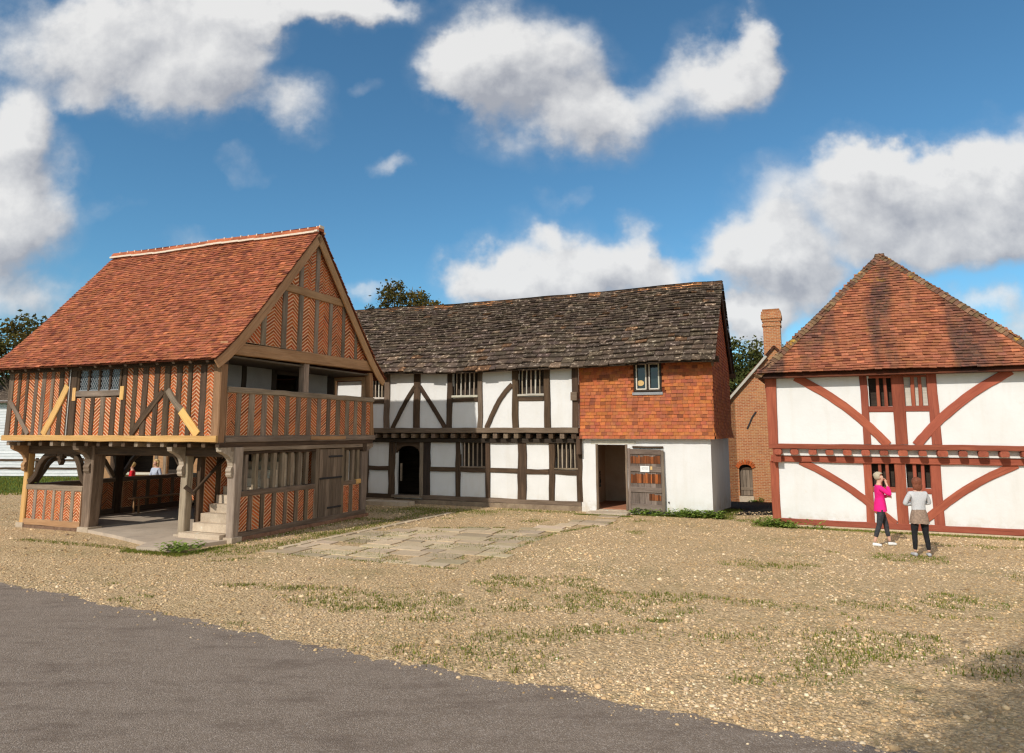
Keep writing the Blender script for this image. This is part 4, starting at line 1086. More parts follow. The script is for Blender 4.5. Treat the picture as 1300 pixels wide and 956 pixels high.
# boarding
A = Vector((cx, ya, az_ - .05)); Bk = Vector((cx, QD + .3, az_ - .05)); e = ez - .05
P = [Vector((-ov, yf, e)), Vector((QW + ov, yf, e)), Vector((QW + ov, QD + .3, e)), Vector((-ov, QD + .3, e)), A, Bk]
rf.add(P, [(0, 1, 4), (1, 2, 5, 4), (3, 0, 4, 5), (2, 3, 5), (3, 2, 1, 0)], (.35, .3, .28))
roof = rf.build('roof', 'tile_old', red, fixn=False)
mb = MB()
for (p0, p1) in ((Vector((-ov, yf, ez)), Vector((cx, ya, az_))), (Vector((QW + ov, yf, ez)), Vector((cx, ya, az_)))):
    n = 46; t = (p1 - p0).normalized(); sd = t.cross(ZV).normalized(); up = sd.cross(t).normalized(); up = up if up.z > 0 else -up
    for i in range(n):
        q = p0.lerp(p1, i / n) + up * .055; q2 = p0.lerp(p1, (i + 1.25) / n) + up * .03
        k = random.uniform(.6, 1.3); c = (k, k * random.uniform(.8, 1.1), k * .9); w = random.uniform(.12, .15)
        vs = []
        for (b, hh) in ((q, 1), (q2, .8)):
            for (sx, uz) in ((-w, -.10), (-w * .55, -.01), (0, .03), (w * .55, -.01), (w, -.10)): vs.append(b + sd * sx * hh + up * uz * hh + up * random.uniform(-.006, .006))
        mb.add(vs, [(j, j + 1, 6 + j, 5 + j) for j in range(4)] + [(0, 1, 2, 3, 4)], c)
y = ya
while y < QD:
    k = random.uniform(.7, 1.2)
    mb.box((cx - .12, y, az_ - .05), (cx + .12, y + .3, az_ + .06), (k, k, k)); y += .31
mb.build('hip_tiles', 'hip_tile', roof, fixn=False)

# ------------------------------------------------------------------ small brick house with chimney behind
BK_ = 1.38; BO = Vector((8.05 * BK_, 24.61 * BK_, 2.45 - 2.45 * BK_)); BR = R(-24)
bh = thing('brick_house', 'small old brick house with tall chimney, seen between the two white houses', 'house', BO, BR)
bh.scale = (BK_,) * 3
BF = Face((0, 0, 0), (1, 0, 0), (0, -1, 0)); BW = 3.4
mb = MB()
def gwall(mb, F, o0, o1):
    F.poly(mb, [(-.33, -.05), (0.0, -.05), (0.0, 3.92), (-.33, 3.56)], o0, o1)
    F.poly(mb, [(0, 1.34), (.45, 1.34), (.45, 4.41), (0, 3.92)], o0, o1)
    F.poly(mb, [(.45, -.05), (BW - .33, -.05), (BW - .33, 3.56), (1.37, 5.42), (.45, 4.41)], o0, o1)
gwall(mb, BF, -.3, 0)
mb.box((-.33, .0, -.2), (-.05, 5, 3.56)); mb.box((BW - .6, .0, -.2), (BW - .33, 5, 3.56)); mb.box((-.33, 5, -.2), (BW - .33, 5.3, 3.56))
mb.build('wall', 'brick_wall', bh)
mb = MB()
for i in range(9):
    t = PI * (i + .5) / 9; x = .225 - math.cos(t) * .24; z = 1.18 + math.sin(t) * .17
    mb.timber(BF.p(.225 - math.cos(t) * .21, 1.16 + math.sin(t) * .14, .0), BF.p(.225 - math.cos(t) * .33, 1.2 + math.sin(t) * .26, .0), .075, .06, BF.n, jit=0, c=(random.uniform(.7, 1.1),) * 3)
mb.build('door_arch', 'brick_face', bh)
mb = MB()
for i in range(4): mb.timber(BF.p(.055 + i * .113, .22, -.14), BF.p(.055 + i * .113, 1.3, -.14), .105, .03, BF.n, jit=.001, c=(random.uniform(.7, 1.2),) * 3)
dd = mb.build('door', 'oak_grey', bh)
BF.timber(dd, 'ledge', .02, .45, .44, .45, .1, 'oak_grey', -.11, .03)
mb = MB(); BF.slab(mb, -.02, -.04, .47, .20, -.25, .04); mb.build('doorstep', 'stone_step', bh)
mb = MB(); BF.slab(mb, 0, 1.10, .45, 1.335, -.15, -.12); mb.build('door_head', 'oak_dark', bh)
mb = MB(); mb.sweep([BF.p(.34, 2.55, .02), BF.p(.42, 2.72, .02), BF.p(.52, 2.95, .02), BF.p(.66, 3.15, .02)], .05, .03, BF.n); mb.build('wall_tie', 'iron', bh)
rf = MB()
def bro(sgn):
    L = math.hypot(1.99, 2.26)
    def fn(x, d):
        t = d / L
        X = -.62 + 1.99 * t if sgn > 0 else BW - .04 - 1.99 * t
        return Vector((X, -.12 + x, 3.22 + 2.26 * t)), Vector((-2.26 * sgn, 0, 1.99)).normalized(), None
    return fn, L
for sg in (1, -1):
    fn, L = bro(sg)
    tiles(rf, fn, 5.5, [i * .09 for i in range(int(L / .09))], .13, .011, .005, cfun=old_col)
    a, n, _ = fn(.02, 0); b, _, _ = fn(5.45, 0); c_, _, _ = fn(5.45, L); d_, _, _ = fn(.02, L)
    rf.add([a - n * .06, b - n * .06, c_ - n * .06, d_ - n * .06, a - n * .004, b - n * .004, c_ - n * .004, d_ - n * .004], [(0, 1, 2, 3), (4, 5, 6, 7), (0, 1, 5, 4), (2, 3, 7, 6), (1, 2, 6, 5), (3, 0, 4, 7)], (.4, .35, .3))
rf.build('roof', 'tile_old', bh, fixn=False)
mb = MB(); mb.timber((-.60, -.15, 3.17), (1.10, -.15, 5.10), .085, .05, (0, -1, 0), jit=.003); mb.timber((BW - .06, -.15, 3.15), (1.65, -.15, 5.06), .085, .05, (0, -1, 0), jit=.003); mb.build('bargeboard', 'pale_wood', bh)
ch = MB()
ch.box((1.03, -.02, 4.4), (1.60, .60, 6.35)); ch.box((1.0, -.05, 6.18), (1.63, .63, 6.26)); ch.box((.97, -.08, 6.45), (1.66, .66, 6.60)); ch.box((1.0, -.05, 6.35), (1.63, .63, 6.45)); ch.box((.99, -.06, 6.60), (1.64, .64, 6.72)); ch.box((1.03, -.02, 6.72), (1.6, .6, 6.80), (.7, .6, .5))
ch.build('chimney', 'brick_wall', bh)

# ------------------------------------------------------------------ far white weatherboarded barn, railing, shop front behind the hall
wb = thing('weatherboarded_barn', 'long white weatherboarded barn beyond the lawn, far left', 'barn', (-23.2, 38.6, 0), R(-3))
mb = MB()
for i in range(27):
    z = i * .155
    mb.add([(-22, -.03, z), (.6, -.03, z), (.6, -.005, z + .165), (-22, -.005, z + .165), (-22, .05, z), (.6, .05, z), (.6, .05, z + .165), (-22, .05, z + .165)], [(0, 1, 2, 3), (0, 4, 5, 1), (1, 5, 6, 2), (0, 3, 7, 4)], (random.uniform(.92, 1.03),) * 3)
mb.box((-22, .05, 0), (.6, 7, 4.15)); mb.build('wall', 'white_board', wb)
mb = MB(); mb.prism([(-.4, 4.05), (3.5, 5.3), (7.4, 4.05)], -22.3, .9, lambda y, z, d: Vector((d, y, z))); mb.build('roof', 'stone_slate', wb)
mb = MB(); mb.box((-8.2, -.08, .0), (-7.0, -.02, 1.5)); mb.build('door', 'oak_dark', wb)
def railfence(p, L, rz, label):
    t = thing('rail_fence', label, 'fence', p, rz)
    n = int(L / 2.4)
    for i in range(n + 1):
        mb = MB(); mb.timber((i * L / n, 0, -.02), (i * L / n, 0, 1.1), .12, .1, (0, -1, 0)); mb.build('post', 'oak_dark', t)
    for z in (.55, .98):
        mb = MB(); mb.timber((0, -.07, z), (L, -.07, z), .12, .05, (0, -1, 0)); mb.build('rail', 'oak_dark', t)
railfence((-29.5, 36.2, 0), 9.6, R(-2), 'low dark wooden rail fence before the white weatherboarded barn')
shop = thing('timber_shop', 'brown timber framed building with a wide dark opening, seen through the market hall', 'shop', (-16.75, 30.6, 0), R(-6))
mb = MB(); SF = Face((0, 0, 0), (1, 0, 0), (0, -1, 0))
wall_rects(mb, SF, -2.3, 6.0, 0, 2.4, [(-.55, .95, .68, 1.72), (1.6, 2.5, .1, 1.8)], -.15, 0); mb.box((-2.3, .15, 0), (-2.15, 4, 2.4)); mb.box((5.85, .15, 0), (6, 4, 2.4)); mb.box((-2.3, 4, 0), (6, 4.15, 2.4)); mb.build('wall', 'oak_brown', shop)
mb = MB(); mb.box((-2.1, 1.2, 0), (5.8, 1.3, 2.4)); mb.build('dark_interior', 'oak_black', shop)  # near-black sheet puts the shade within the shop into its colour
SF.timber(shop, 'counter', -.8, .63, 1.1, .63, .1, 'pale_wood', .25, .3)
for x in (-.65, 1.1, 1.5, 2.6): SF.timber(shop, 'post', x, 0, x, 2.4, .14, 'oak_grey', .03, .1)
mb = MB(); mb.prism([(-.5, 2.3), (2, 3.9), (4.6, 2.3)], -2.6, 6.3, lambda y, z, d: Vector((d, y, z))); mb.build('roof', 'tile_old', shop)

# ------------------------------------------------------------------ people
def skin_obj(name, V, Ed, Rd, mat, parent=None, sub=2, root=0):
    me = bpy.data.meshes.new(name); me.from_pydata([tuple(v) for v in V], Ed, []); me.update()
    o = bpy.data.objects.new(name, me); col.objects.link(o)
    m = o.modifiers.new('skin', 'SKIN'); m.use_smooth_shade = True
    for i, sv in enumerate(me.skin_vertices[0].data):
        r = Rd[i]; sv.radius = r if isinstance(r, tuple) else (r, r); sv.use_root = (i == root)
    s2 = o.modifiers.new('sub', 'SUBSURF'); s2.levels = sub; s2.render_levels = sub
    dg = bpy.context.evaluated_depsgraph_get(); dg.update()
    nm = bpy.data.meshes.new_from_object(o.evaluated_get(dg))
    o.modifiers.clear(); o.data = nm; bpy.data.meshes.remove(me)
    nm.materials.clear(); nm.materials.append(MATS[mat])
    nm.polygons.foreach_set('use_smooth', [True] * len(nm.polygons))
    if parent: o.parent = parent
    return o
class Sk:
    def __init__(s): s.V = []; s.E = []; s.R = []
    def chain(s, pts, rs, start=None):
        prev = start
        ids = []
        for p, r in zip(pts, rs):
            s.V.append(p); s.R.append(r); i = len(s.V) - 1
            if prev is not None: s.E.append((prev, i))
            prev = i; ids.append(i)
        return ids
def ball(name, c, r, mat, parent, seg=14, squash=None, fn=None):
    mb = MB(); vs = []; fs = []; n = seg; m = seg // 2 + 1
    for i in range(m + 1):
        th = PI * i / m
        for j in range(n):
            ph = 2 * PI * j / n
            p = Vector((math.sin(th) * math.cos(ph) * r[0], math.sin(th) * math.sin(ph) * r[1], math.cos(th) * r[2]))
            if fn: p = fn(p)
            vs.append(Vector(c) + p)
    fs = [(i * n + j, i * n + (j + 1) % n, (i + 1) * n + (j + 1) % n, (i + 1) * n + j) for i in range(m) for j in range(n)]
    mb.add(vs, fs); return mb.build(name, mat, parent, smooth=True)
def person(label, loc, face, H, top, legs, shoe, hair, pose, hairlen=0, skirt=None, hemcloth=None, group=None, slim=1.0, stance=.10):
    """face: world heading in degrees (0 = +Y); local +y is forward"""
    t = thing('person', label, 'person', (loc[0], loc[1], 0), -R(face), group)
    k = H / 1.65; S = lambda x, y, z: Vector((x * k, y * k, z * k))
    hands = pose['hands']; elb = pose['elbows']
    sk = Sk()
    pel, = sk.chain([S(0, 0, .90)], [(.105 * k, .09 * k)])
    sp = sk.chain([S(0, .0, 1.02), S(0, .01, 1.16), S(0, .0, 1.30), S(0, -.005, 1.40), S(0, .01, 1.45), S(0, .035, 1.515), S(0, .03, 1.57), S(0, .025, 1.615)],
                  [(.105 * k, .085 * k), (.115 * k, .09 * k), (.12 * k, .085 * k), (.06 * k, .055 * k), .045 * k, (.062 * k, .075 * k), (.07 * k, .085 * k), (.05 * k, .065 * k)], pel)
    for sd in (-1, 1):
        fx, fy = pose['feet'][0 if sd < 0 else 1]
        sk.chain([S(sd * .09, 0, .84), S((sd * .09 + fx) / 2, .03 + fy * .5, .47), S(fx, fy, .09)], [.075 * k, .05 * k, .033 * k], pel)
        e = elb[0 if sd < 0 else 1]; h = hands[0 if sd < 0 else 1]
        hv = (Vector(h) - Vector(e)).normalized(); hp = Vector(h)
        ids = sk.chain([S(sd * .16, -.005, 1.345), S(*e), S(*(hp - hv * .06)), S(*(hp + hv * .01))], [.043 * k, .033 * k, .022 * k, (.026 * k, .018 * k)], sp[2])
        sdv = hv.cross(Vector((0, 0, 1))); sdv = sdv.normalized() if sdv.length > .1 else Vector((1, 0, 0)); upv = sdv.cross(hv).normalized()
        for f, (off, ln) in enumerate(((-.027, .060), (-.009, .072), (.009, .068), (.027, .052))):
            a = hp + upv * off + hv * .035; b = a + hv * ln * .55 + sdv * -.012 * sd; c = b + hv * ln * .30 + sdv * -.028 * sd
            sk.chain([S(*a), S(*b), S(*c)], [.0085 * k, .008 * k, .006 * k], ids[3])
        a = hp + upv * .032 - hv * .005; b = a + upv * .03 + hv * .02
        sk.chain([S(*a), S(*b)], [.010 * k, .008 * k], ids[3])
    # nose
    sk.chain([S(0, .118, 1.545)], [.012 * k], sp[5])
    body = skin_obj('body', sk.V, sk.E, sk.R, 'skin', t)
    for sd in (-1, 1):
        ball('ear', S(sd * .073, .02, 1.555), (.012 * k, .022 * k, .03 * k), 'skin', body, 8)
        ball('eye', S(sd * .028, .108, 1.572), (.011 * k, .007 * k, .006 * k), 'black_cloth', body, 6)
    ball('mouth', S(0, .108, 1.508), (.022 * k, .006 * k, .006 * k), 'red_cloth', body, 6)
    # clothes
    g = .022
    cl = Sk()
    c0, = cl.chain([S(0, .0, pose.get('hem', .88))], [(.160 * k * slim, .128 * k)])
    cs_ = cl.chain([S(0, .0, 1.0), S(0, .005, 1.14), S(0, .0, 1.28), S(0, -.005, 1.375)], [(.138 * k * slim, .112 * k), (.138 * k * slim, .116 * k), (.14 * k * slim, .106 * k), (.075 * k, .068 * k)], c0)
    for sd in (-1, 1):
        e = elb[0 if sd < 0 else 1]; h = hands[0 if sd < 0 else 1]; hv = (Vector(h) - Vector(e)).normalized()
        cl.chain([S(sd * .155, -.005, 1.33), S(*((Vector((sd * .16, 0, 1.33)) + Vector(e)) / 2)), S(*e), S(*(Vector(h) - hv * .10))], [.064 * k, .056 * k, .052 * k, .040 * k], cs_[2])
    skin_obj('top', cl.V, cl.E, cl.R, top, t)
    lg = Sk(); l0, = lg.chain([S(0, 0, .92)], [(.135 * k * slim, .112 * k)])
    lg.chain([S(0, 0, 1.01)], [(.12 * k * slim, .10 * k)], l0)
    for sd in (-1, 1):
        fx, fy = pose['feet'][0 if sd < 0 else 1]; zt = pose.get('cuff', .14); tt = (.47 - zt) / (.47 - .09)
        kx, ky = (sd * .09 + fx) / 2, .03 + fy * .5
        lg.chain([S(sd * .088, 0, .80), S(sd * .09 + (kx - sd * .09) * .49, ky * .49, .66), S(kx, ky, .47), S(kx + (fx - kx) * tt * .55, ky + (fy - ky) * tt * .55 - .012, .31), S(kx + (fx - kx) * tt, ky + (fy - ky) * tt, zt)],
                 [.092 * k * slim, .08 * k * slim, .060 * k, .056 * k, pose.get('cuffr', .043) * k], l0)
    skin_obj('trousers', lg.V, lg.E, lg.R, legs, t)
    for sd in (-1, 1):
        fx, fy = pose['feet'][0 if sd < 0 else 1]; an = pose.get('toe', .25) * sd
        d = Vector((math.sin(an), math.cos(an), 0))
        b = Vector((fx, fy, 0)) * k
        sh = Sk(); sh.chain([b - d * .05 * k + Vector((0, 0, .045 * k)), b + d * .06 * k + Vector((0, 0, .042 * k)), b + d * .155 * k + Vector((0, 0, .032 * k))], [(.042 * k, .044 * k), (.044 * k, .04 * k), (.036 * k, .03 * k)])
        skin_obj('shoe', sh.V, sh.E, sh.R, shoe, t)
    # hair
    def hf(p):
        q = Vector(p)
        if q.y > .02 * k and q.z < .03 * k: q.y *= .25; q.x *= 1.0
        if q.z < 0: q.z *= (1 + hairlen)
        q.x *= 1 + hairlen * .12 * (q.z < .02 * k); nz = mnoise.noise(q * 45) * .5 + mnoise.noise(q * 110) * .5; return q * (1 + nz * .16)
    ball('hair', S(0, .004, 1.605), (.097 * k, .108 * k, .088 * k), hair, t, 22, fn=hf)
    if hairlen > .6:
        ball('hair', S(0, -.022, 1.50), (.098 * k, .072 * k, .125 * k), hair, t, 22, fn=lambda p: p * (1 + mnoise.noise(p * 45) * .12 + mnoise.noise(p * 110) * .08))
    if hemcloth:
        mb = MB(); n = 30; vs = []
        for (z, rx, ry) in ((1.10, .128, .105), (1.0, .142, .118), (.90, .158, .130), (.79, .166, .138)):
            for j in range(n):
                a = 2 * PI * j / n; w = 1 + .035 * math.sin(a * 6 + z * 5) * (1.15 - z) * 3
                vs.append(S(math.cos(a) * rx * w, math.sin(a) * ry * w, z))
        mb.add(vs, [(i * n + j, i * n + (j + 1) % n, (i + 1) * n + (j + 1) % n, (i + 1) * n + j) for i in range(3) for j in range(n)])
        mb.build('shirt_hem', hemcloth, t, smooth=True, fixn=False)
    if skirt:
        mb = MB(); n = 28; rows = [(1.0, .135, .11), (.90, .165, .135), (.80, .185, .15), (.70, .195, .160)]
        vs = []
        for (z, rx, ry) in rows:
            for j in range(n):
                a = 2 * PI * j / n; w = 1 + .05 * math.sin(a * 7 + z * 9) * (1.0 - z) * 3
                vs.append(S(math.cos(a) * rx * w, math.sin(a) * ry * w, z + (random.uniform(-.01, .01) if z < .75 else 0)))
        mb.add(vs, [(i * n + j, i * n + (j + 1) % n, (i + 1) * n + (j + 1) % n, (i + 1) * n + j) for i in range(3) for j in range(n)])
        mb.build('tunic', skirt, t, smooth=True, fixn=False)
    return t
person('woman in a bright pink shirt and dark cropped trousers, hand raised to her chin', (8.02, 15.22), 108, 1.54, 'magenta_cloth', 'charcoal_cloth', 'shoe_white', 'hair_silver',
       dict(hands=((.10, .20, 1.13), (.035, .145, 1.46)), elbows=((-.21, .05, 1.12), (.17, .20, 1.17)), feet=((-.10, .17), (.12, -.19)), hem=.92, cuff=.20, cuffr=.048, toe=.3), hairlen=.35, hemcloth='magenta_cloth')
person('woman seen from behind in light grey sweater, brown tunic and black leggings, auburn hair', (8.12, 13.96), 8, 1.51, 'grey_knit', 'black_cloth', 'shoe_grey', 'hair_auburn',
       dict(hands=((.10, .19, 1.10), (-.08, .20, 1.16)), elbows=((-.27, .03, 1.10), (.25, .04, 1.12)), feet=((-.13, .0), (.14, -.02)), hem=.90, cuff=.12, cuffr=.042, toe=.15), hairlen=.9, skirt='brown_cloth', slim=1.06)
person('fair haired person in a pale blue top standing behind the market hall parapet', (-11.9, 23.2), 200, 1.50, 'pale_cloth', 'charcoal_cloth', 'shoe_grey', 'hair_blond',
       dict(hands=((-.15, .20, 1.0), (.15, .2, 1.0)), elbows=((-.24, .0, 1.1), (.24, .0, 1.1)), feet=((-.1, 0), (.1, 0))), hairlen=.8)
person('person in a bright red coat bending low behind the market hall parapet', (-12.25, 22.4), 250, 1.45, 'red_cloth', 'charcoal_cloth', 'shoe_grey', 'hair_blond',
       dict(hands=((-.15, .20, 1.0), (.15, .2, 1.0)), elbows=((-.24, .0, 1.1), (.24, .0, 1.1)), feet=((-.1, 0), (.1, 0))), hairlen=.3, slim=1.45)

# ------------------------------------------------------------------ numpy meshes: leaves, blades, stones
def np_mesh(name, verts, faces, nper, colr, mat, parent=None, smooth=False):
    """verts (N,3), faces (M,nper) int, colr (N,3)"""
    me = bpy.data.meshes.new(name); N = len(verts); M = len(faces)
    me.vertices.add(N); me.vertices.foreach_set('co', verts.astype(np.float32).ravel())
    me.loops.add(M * nper); me.loops.foreach_set('vertex_index', faces.astype(np.int32).ravel())
    me.polygons.add(M); me.polygons.foreach_set('loop_start', np.arange(0, M * nper, nper, dtype=np.int32))
    me.polygons.foreach_set('loop_total', np.full(M, nper, dtype=np.int32)) if hasattr(me.polygons[0], 'loop_total') else None
    me.update(calc_edges=True); me.validate()
    a = me.attributes.new('cv', 'FLOAT_COLOR', 'POINT'); c = np.ones((N, 4), dtype=np.float32); c[:, :3] = colr; a.data.foreach_set('color', c.ravel())
    me.materials.append(MATS[mat])
    if smooth: me.polygons.foreach_set('use_smooth', np.ones(M, dtype=bool))
    o = bpy.data.objects.new(name, me); col.objects.link(o)
    if parent: o.parent = parent
    return o
def leaf_quads(C, size, flat_=.0):
    n = len(C)
    a = rng.normal(size=(n, 3)); a /= np.linalg.norm(a, axis=1)[:, None]
    b = rng.normal(size=(n, 3)); b = np.cross(a, b); b /= np.linalg.norm(b, axis=1)[:, None]
    s = size * rng.uniform(.6, 1.3, n)[:, None]
    V = np.stack([C - a * s, C + b * s * .55, C + a * s, C - b * s * .55], 1).reshape(-1, 3)
    F = np.arange(4 * n).reshape(n, 4)
    return V, F
def tree(label, loc, H, blobs, nleaf, size, mat, group=None, trunk_r=.22, clump=.42, nclump=60):
    """blobs: (x, y, z, rx, ry, rz) of the crown masses, in metres from the foot"""
    t = thing('tree', label, 'tree', loc, 0, group)
    mb = MB(); z0 = min(b[2] - b[5] for b in blobs); zm = np.mean([b[2] for b in blobs])
    tp = [Vector((0, 0, -.05))]; x = y = 0
    for i in range(1, 8): x += random.uniform(-.1, .1); y += random.uniform(-.1, .1); tp.append(Vector((x, y, zm * i / 7)))
    mb.tube(tp, [trunk_r * (1 - .085 * i) for i in range(8)], k=9)
    cl = []
    vol = np.array([b[3] * b[4] * b[5] for b in blobs]) ** .7; vol /= vol.sum()
    for i in range(nclump):
        b = blobs[rng.choice(len(blobs), p=vol)]
        d = rng.normal(size=3); d /= np.linalg.norm(d); r = rng.uniform(.45, 1.0) ** .6
        cl.append(np.array([b[0] + d[0] * r * b[3], b[1] + d[1] * r * b[4], b[2] + d[2] * r * b[5]]))
    cl = np.array(cl)
    for i in range(min(26, nclump)):
        c = Vector(cl[i]); s = tp[min(7, max(2, int(7 * (c.z * .62) / zm)))]
        m = s.lerp(c, .5) + Vector((random.uniform(-.3, .3), random.uniform(-.3, .3), random.uniform(0, .35)))
        mb.tube([s, m, c], [trunk_r * .34, trunk_r * .2, .02], k=5)
    mb.build('trunk', 'bark', t)
    k = rng.integers(0, nclump, nleaf); cs = clump * rng.uniform(.6, 1.35, nclump)
    C = cl[k] + rng.normal(size=(nleaf, 3)) * cs[k][:, None] * np.array([1, 1, .7])
    V, F = leaf_quads(C, size)
    tone = rng.uniform(.6, 1.45, nclump)[k] * rng.uniform(.75, 1.25, nleaf); warm = rng.uniform(.9, 1.25, nclump)[k]
    c = np.stack([tone * warm, tone, tone * .9], 1)
    np_mesh('crown', V, F, 4, np.repeat(c, 4, 0), mat, t)
    return t
G1 = 'trees behind the buildings'
tree('loose crowned green tree behind the far end of the market hall roof, nearest the barn', (-29.4, 41.0, 0), 9.6, [(0, 0, 8.2, 1.7, 1.7, 1.3), (-1.8, 0, 6.8, 1.8, 1.8, 1.4), (.9, 0, 6.2, 1.6, 1.6, 1.6), (-3.8, 0, 7.6, 1.6, 1.6, 1.5)], 5200, .13, 'leaf_autumn', G1, clump=.36, nclump=70)
tree('dense dark tree peeping over the middle of the market hall roof slope', (-26.0, 43.5, 0), 9.6, [(0, 0, 7.9, 2.3, 2.0, 1.7), (-.6, 0, 6.0, 2.6, 2.2, 2.0), (1.8, 0, 7.2, 1.2, 1.2, 1.0)], 9000, .13, 'leaf_dark', G1, clump=.42, nclump=90)
tree('low dark bushy tree beside the white barn, left edge', (-34.0, 44.5, 0), 6.6, [(0, 0, 4.6, 3.4, 2.2, 1.9), (2.6, 0, 4.2, 2.2, 2.0, 1.7)], 8000, .14, 'leaf_dark', G1, clump=.5, nclump=80)
tree('round autumn green tree top rising behind the stone slate roof', (-7.9, 46.0, 0), 12.4, [(.3, 0, 11.2, 1.75, 1.6, 1.35), (-1.1, 0, 10.3, 1.3, 1.3, 1.0), (2.0, 0, 10.3, 1.5, 1.4, .85), (0, 0, 8.5, 2.8, 2.4, 1.6), (-2.5, 0, 10.0, .35, .4, 1.05)], 8200, .12, 'leaf_autumn', G1, clump=.28, nclump=130)
tree('dark green tree filling the gap between the two white houses', (13.6, 40.5, -.9), 9.2, [(-.2, 0, 7.4, 1.6, 1.6, 1.25), (-.8, 0, 5.8, 2.3, 2.0, 1.7), (1.6, 0, 5.8, 1.8, 1.8, 1.7), (0, 0, 3.8, 2.6, 2.2, 1.6)], 26000, .11, 'leaf_dark', G1, clump=.36, nclump=140)
tree('brownish tree just behind the brick chimney', (17.3, 42.5, -.8), 8.8, [(0, 0, 7.0, 2.0, 1.6, 1.1), (1.6, 0, 6.0, 2.4, 1.8, 1.6)], 6000, .12, 'leaf_autumn', G1, clump=.36, nclump=80)
tree('bare topped brown tree showing a tuft above the hipped roof edge', (31.0, 45.5, 0), 10.4, [(0, 0, 9.6, .45, .5, .75), (.2, 0, 7.6, 1.6, 1.5, 1.2), (0, 0, 6.0, 2.2, 2.0, 1.5)], 4200, .11, 'leaf_autumn', G1, clump=.24, nclump=80)
tree('leafy tree added unseen behind the camera so that its shade falls on the gravel', (-1.95, -4.05, 0), 9.5, [(.4, .6, 8.1, 2.1, 1.4, 1.4), (2.2, .5, 7.8, 1.8, 1.3, 1.3), (3.9, .2, 7.6, 1.6, 1.3, 1.2)], 15000, .12, 'leaf_dark', None, clump=.4, nclump=110)  # unseen tree added to cast the foreground shadow
# distant woodland
n = 26000
ang = rng.uniform(-1.5, 1.5, n); rr = rng.uniform(95, 125, n); base = 4.5 + 2.2 * np.sin(ang * 9) + 1.5 * np.sin(ang * 23 + 1)
C = np.stack([np.sin(ang) * rr, np.cos(ang) * rr, rng.uniform(0, 1, n) ** .7 * base], 1)
V, F = leaf_quads(C, .75); tone = rng.uniform(.6, 1.4, n)
tag(np_mesh('woodland', V, F, 4, np.repeat(np.stack([tone, tone, tone], 1), 4, 0), 'leaf_dark'), 'distant dark woodland along the horizon', 'woodland', None, 'stuff')

# paving slabs before the long house
def hs(s_, y): p = at_house(s_, y); return p[0], p[1]
def in_poly(px_, py_, poly):
    inside = False; j = len(poly) - 1
    for i in range(len(poly)):
        xi, yi = poly[i]; xj, yj = poly[j]
        if (yi > py_) != (yj > py_) and px_ < (xj - xi) * (py_ - yi) / (yj - yi) + xi: inside = not inside
        j = i
    return inside
PAVE = [(7.75, -9.5), (3.42, -9.45), (3.30, -8.4), (3.25, -4.7), (2.35, -2.3), (2.4, -.9), (3.2, -.75), (3.5, -2.9), (4.7, -4.4), (6.4, -5.2), (7.6, -5.9), (7.9, -7.0)]
mb = MB(); y = -9.5
while y < -.8:
    h = random.choice([.34, .40, .46, .54]); s_ = 2.2 + random.uniform(0, .3)
    while s_ < 8.2:
        w = random.uniform(.36, .88)
        if in_poly(s_ + w / 2, y + h / 2, PAVE) and random.random() > .04:
            g = random.uniform(.012, .04); j = lambda: random.uniform(-.02, .02); z = random.uniform(.004, .024)
            q = [(s_ + g + j(), y + g + j()), (s_ + w / 2, y + g * .6 + j()), (s_ + w - g + j(), y + g + j()), (s_ + w - g + j(), y + h / 2), (s_ + w - g + j(), y + h - g + j()), (s_ + w / 2, y + h - g * .6 + j()), (s_ + g + j(), y + h - g + j())]
            k = random.uniform(.68, 1.12)
            mb.prism([hs(a, b) for a, b in q], -.02, z, lambda x, yy, d: Vector((x, yy, d)), (k, k * random.uniform(.96, 1.02), k * random.uniform(.9, 1.02)))
        s_ += w
    y += h
for i in range(14):            # kerb line running up towards the hall's far corner
    a = -9.0 + i * .5; s_ = 7.75 - .03 * i; k = random.uniform(.8, 1.1)
    mb.prism([hs(s_, a), hs(s_ + .17, a + .02), hs(s_ + .16, a + .47), hs(s_ + .01, a + .46)], -.02, .03, lambda x, yy, d: Vector((x, yy, d)), (k, k, k))
pv = mb.build('paving', 'slab'); tag(pv, kind='structure')
pave_w = [hs(a, b) for a, b in PAVE]
def loc2(B, ang, x, y):
    dx, dy = x - B[0], y - B[1]; c_, s_ = math.cos(ang), math.sin(ang); return dx * c_ + dy * s_, -dx * s_ + dy * c_
def blocked(x, y, slabs=True):
    u, v = loc2(MO, MR, x, y)
    if -7.05 < u < .05 and -.1 < v < 5.4: return True
    if -4.4 < u < .1 and -1.35 + max(0, (-1.3 - u)) * .35 < v < 0: return True
    u, v = loc2(HO, HR, x, y)
    if -14.7 < u < .02 and -.03 < v < 5.7: return True
    u, v = loc2(QO, QR, x, y)
    if -.1 < u < 6.1 and -.05 < v < 11: return True
    return False
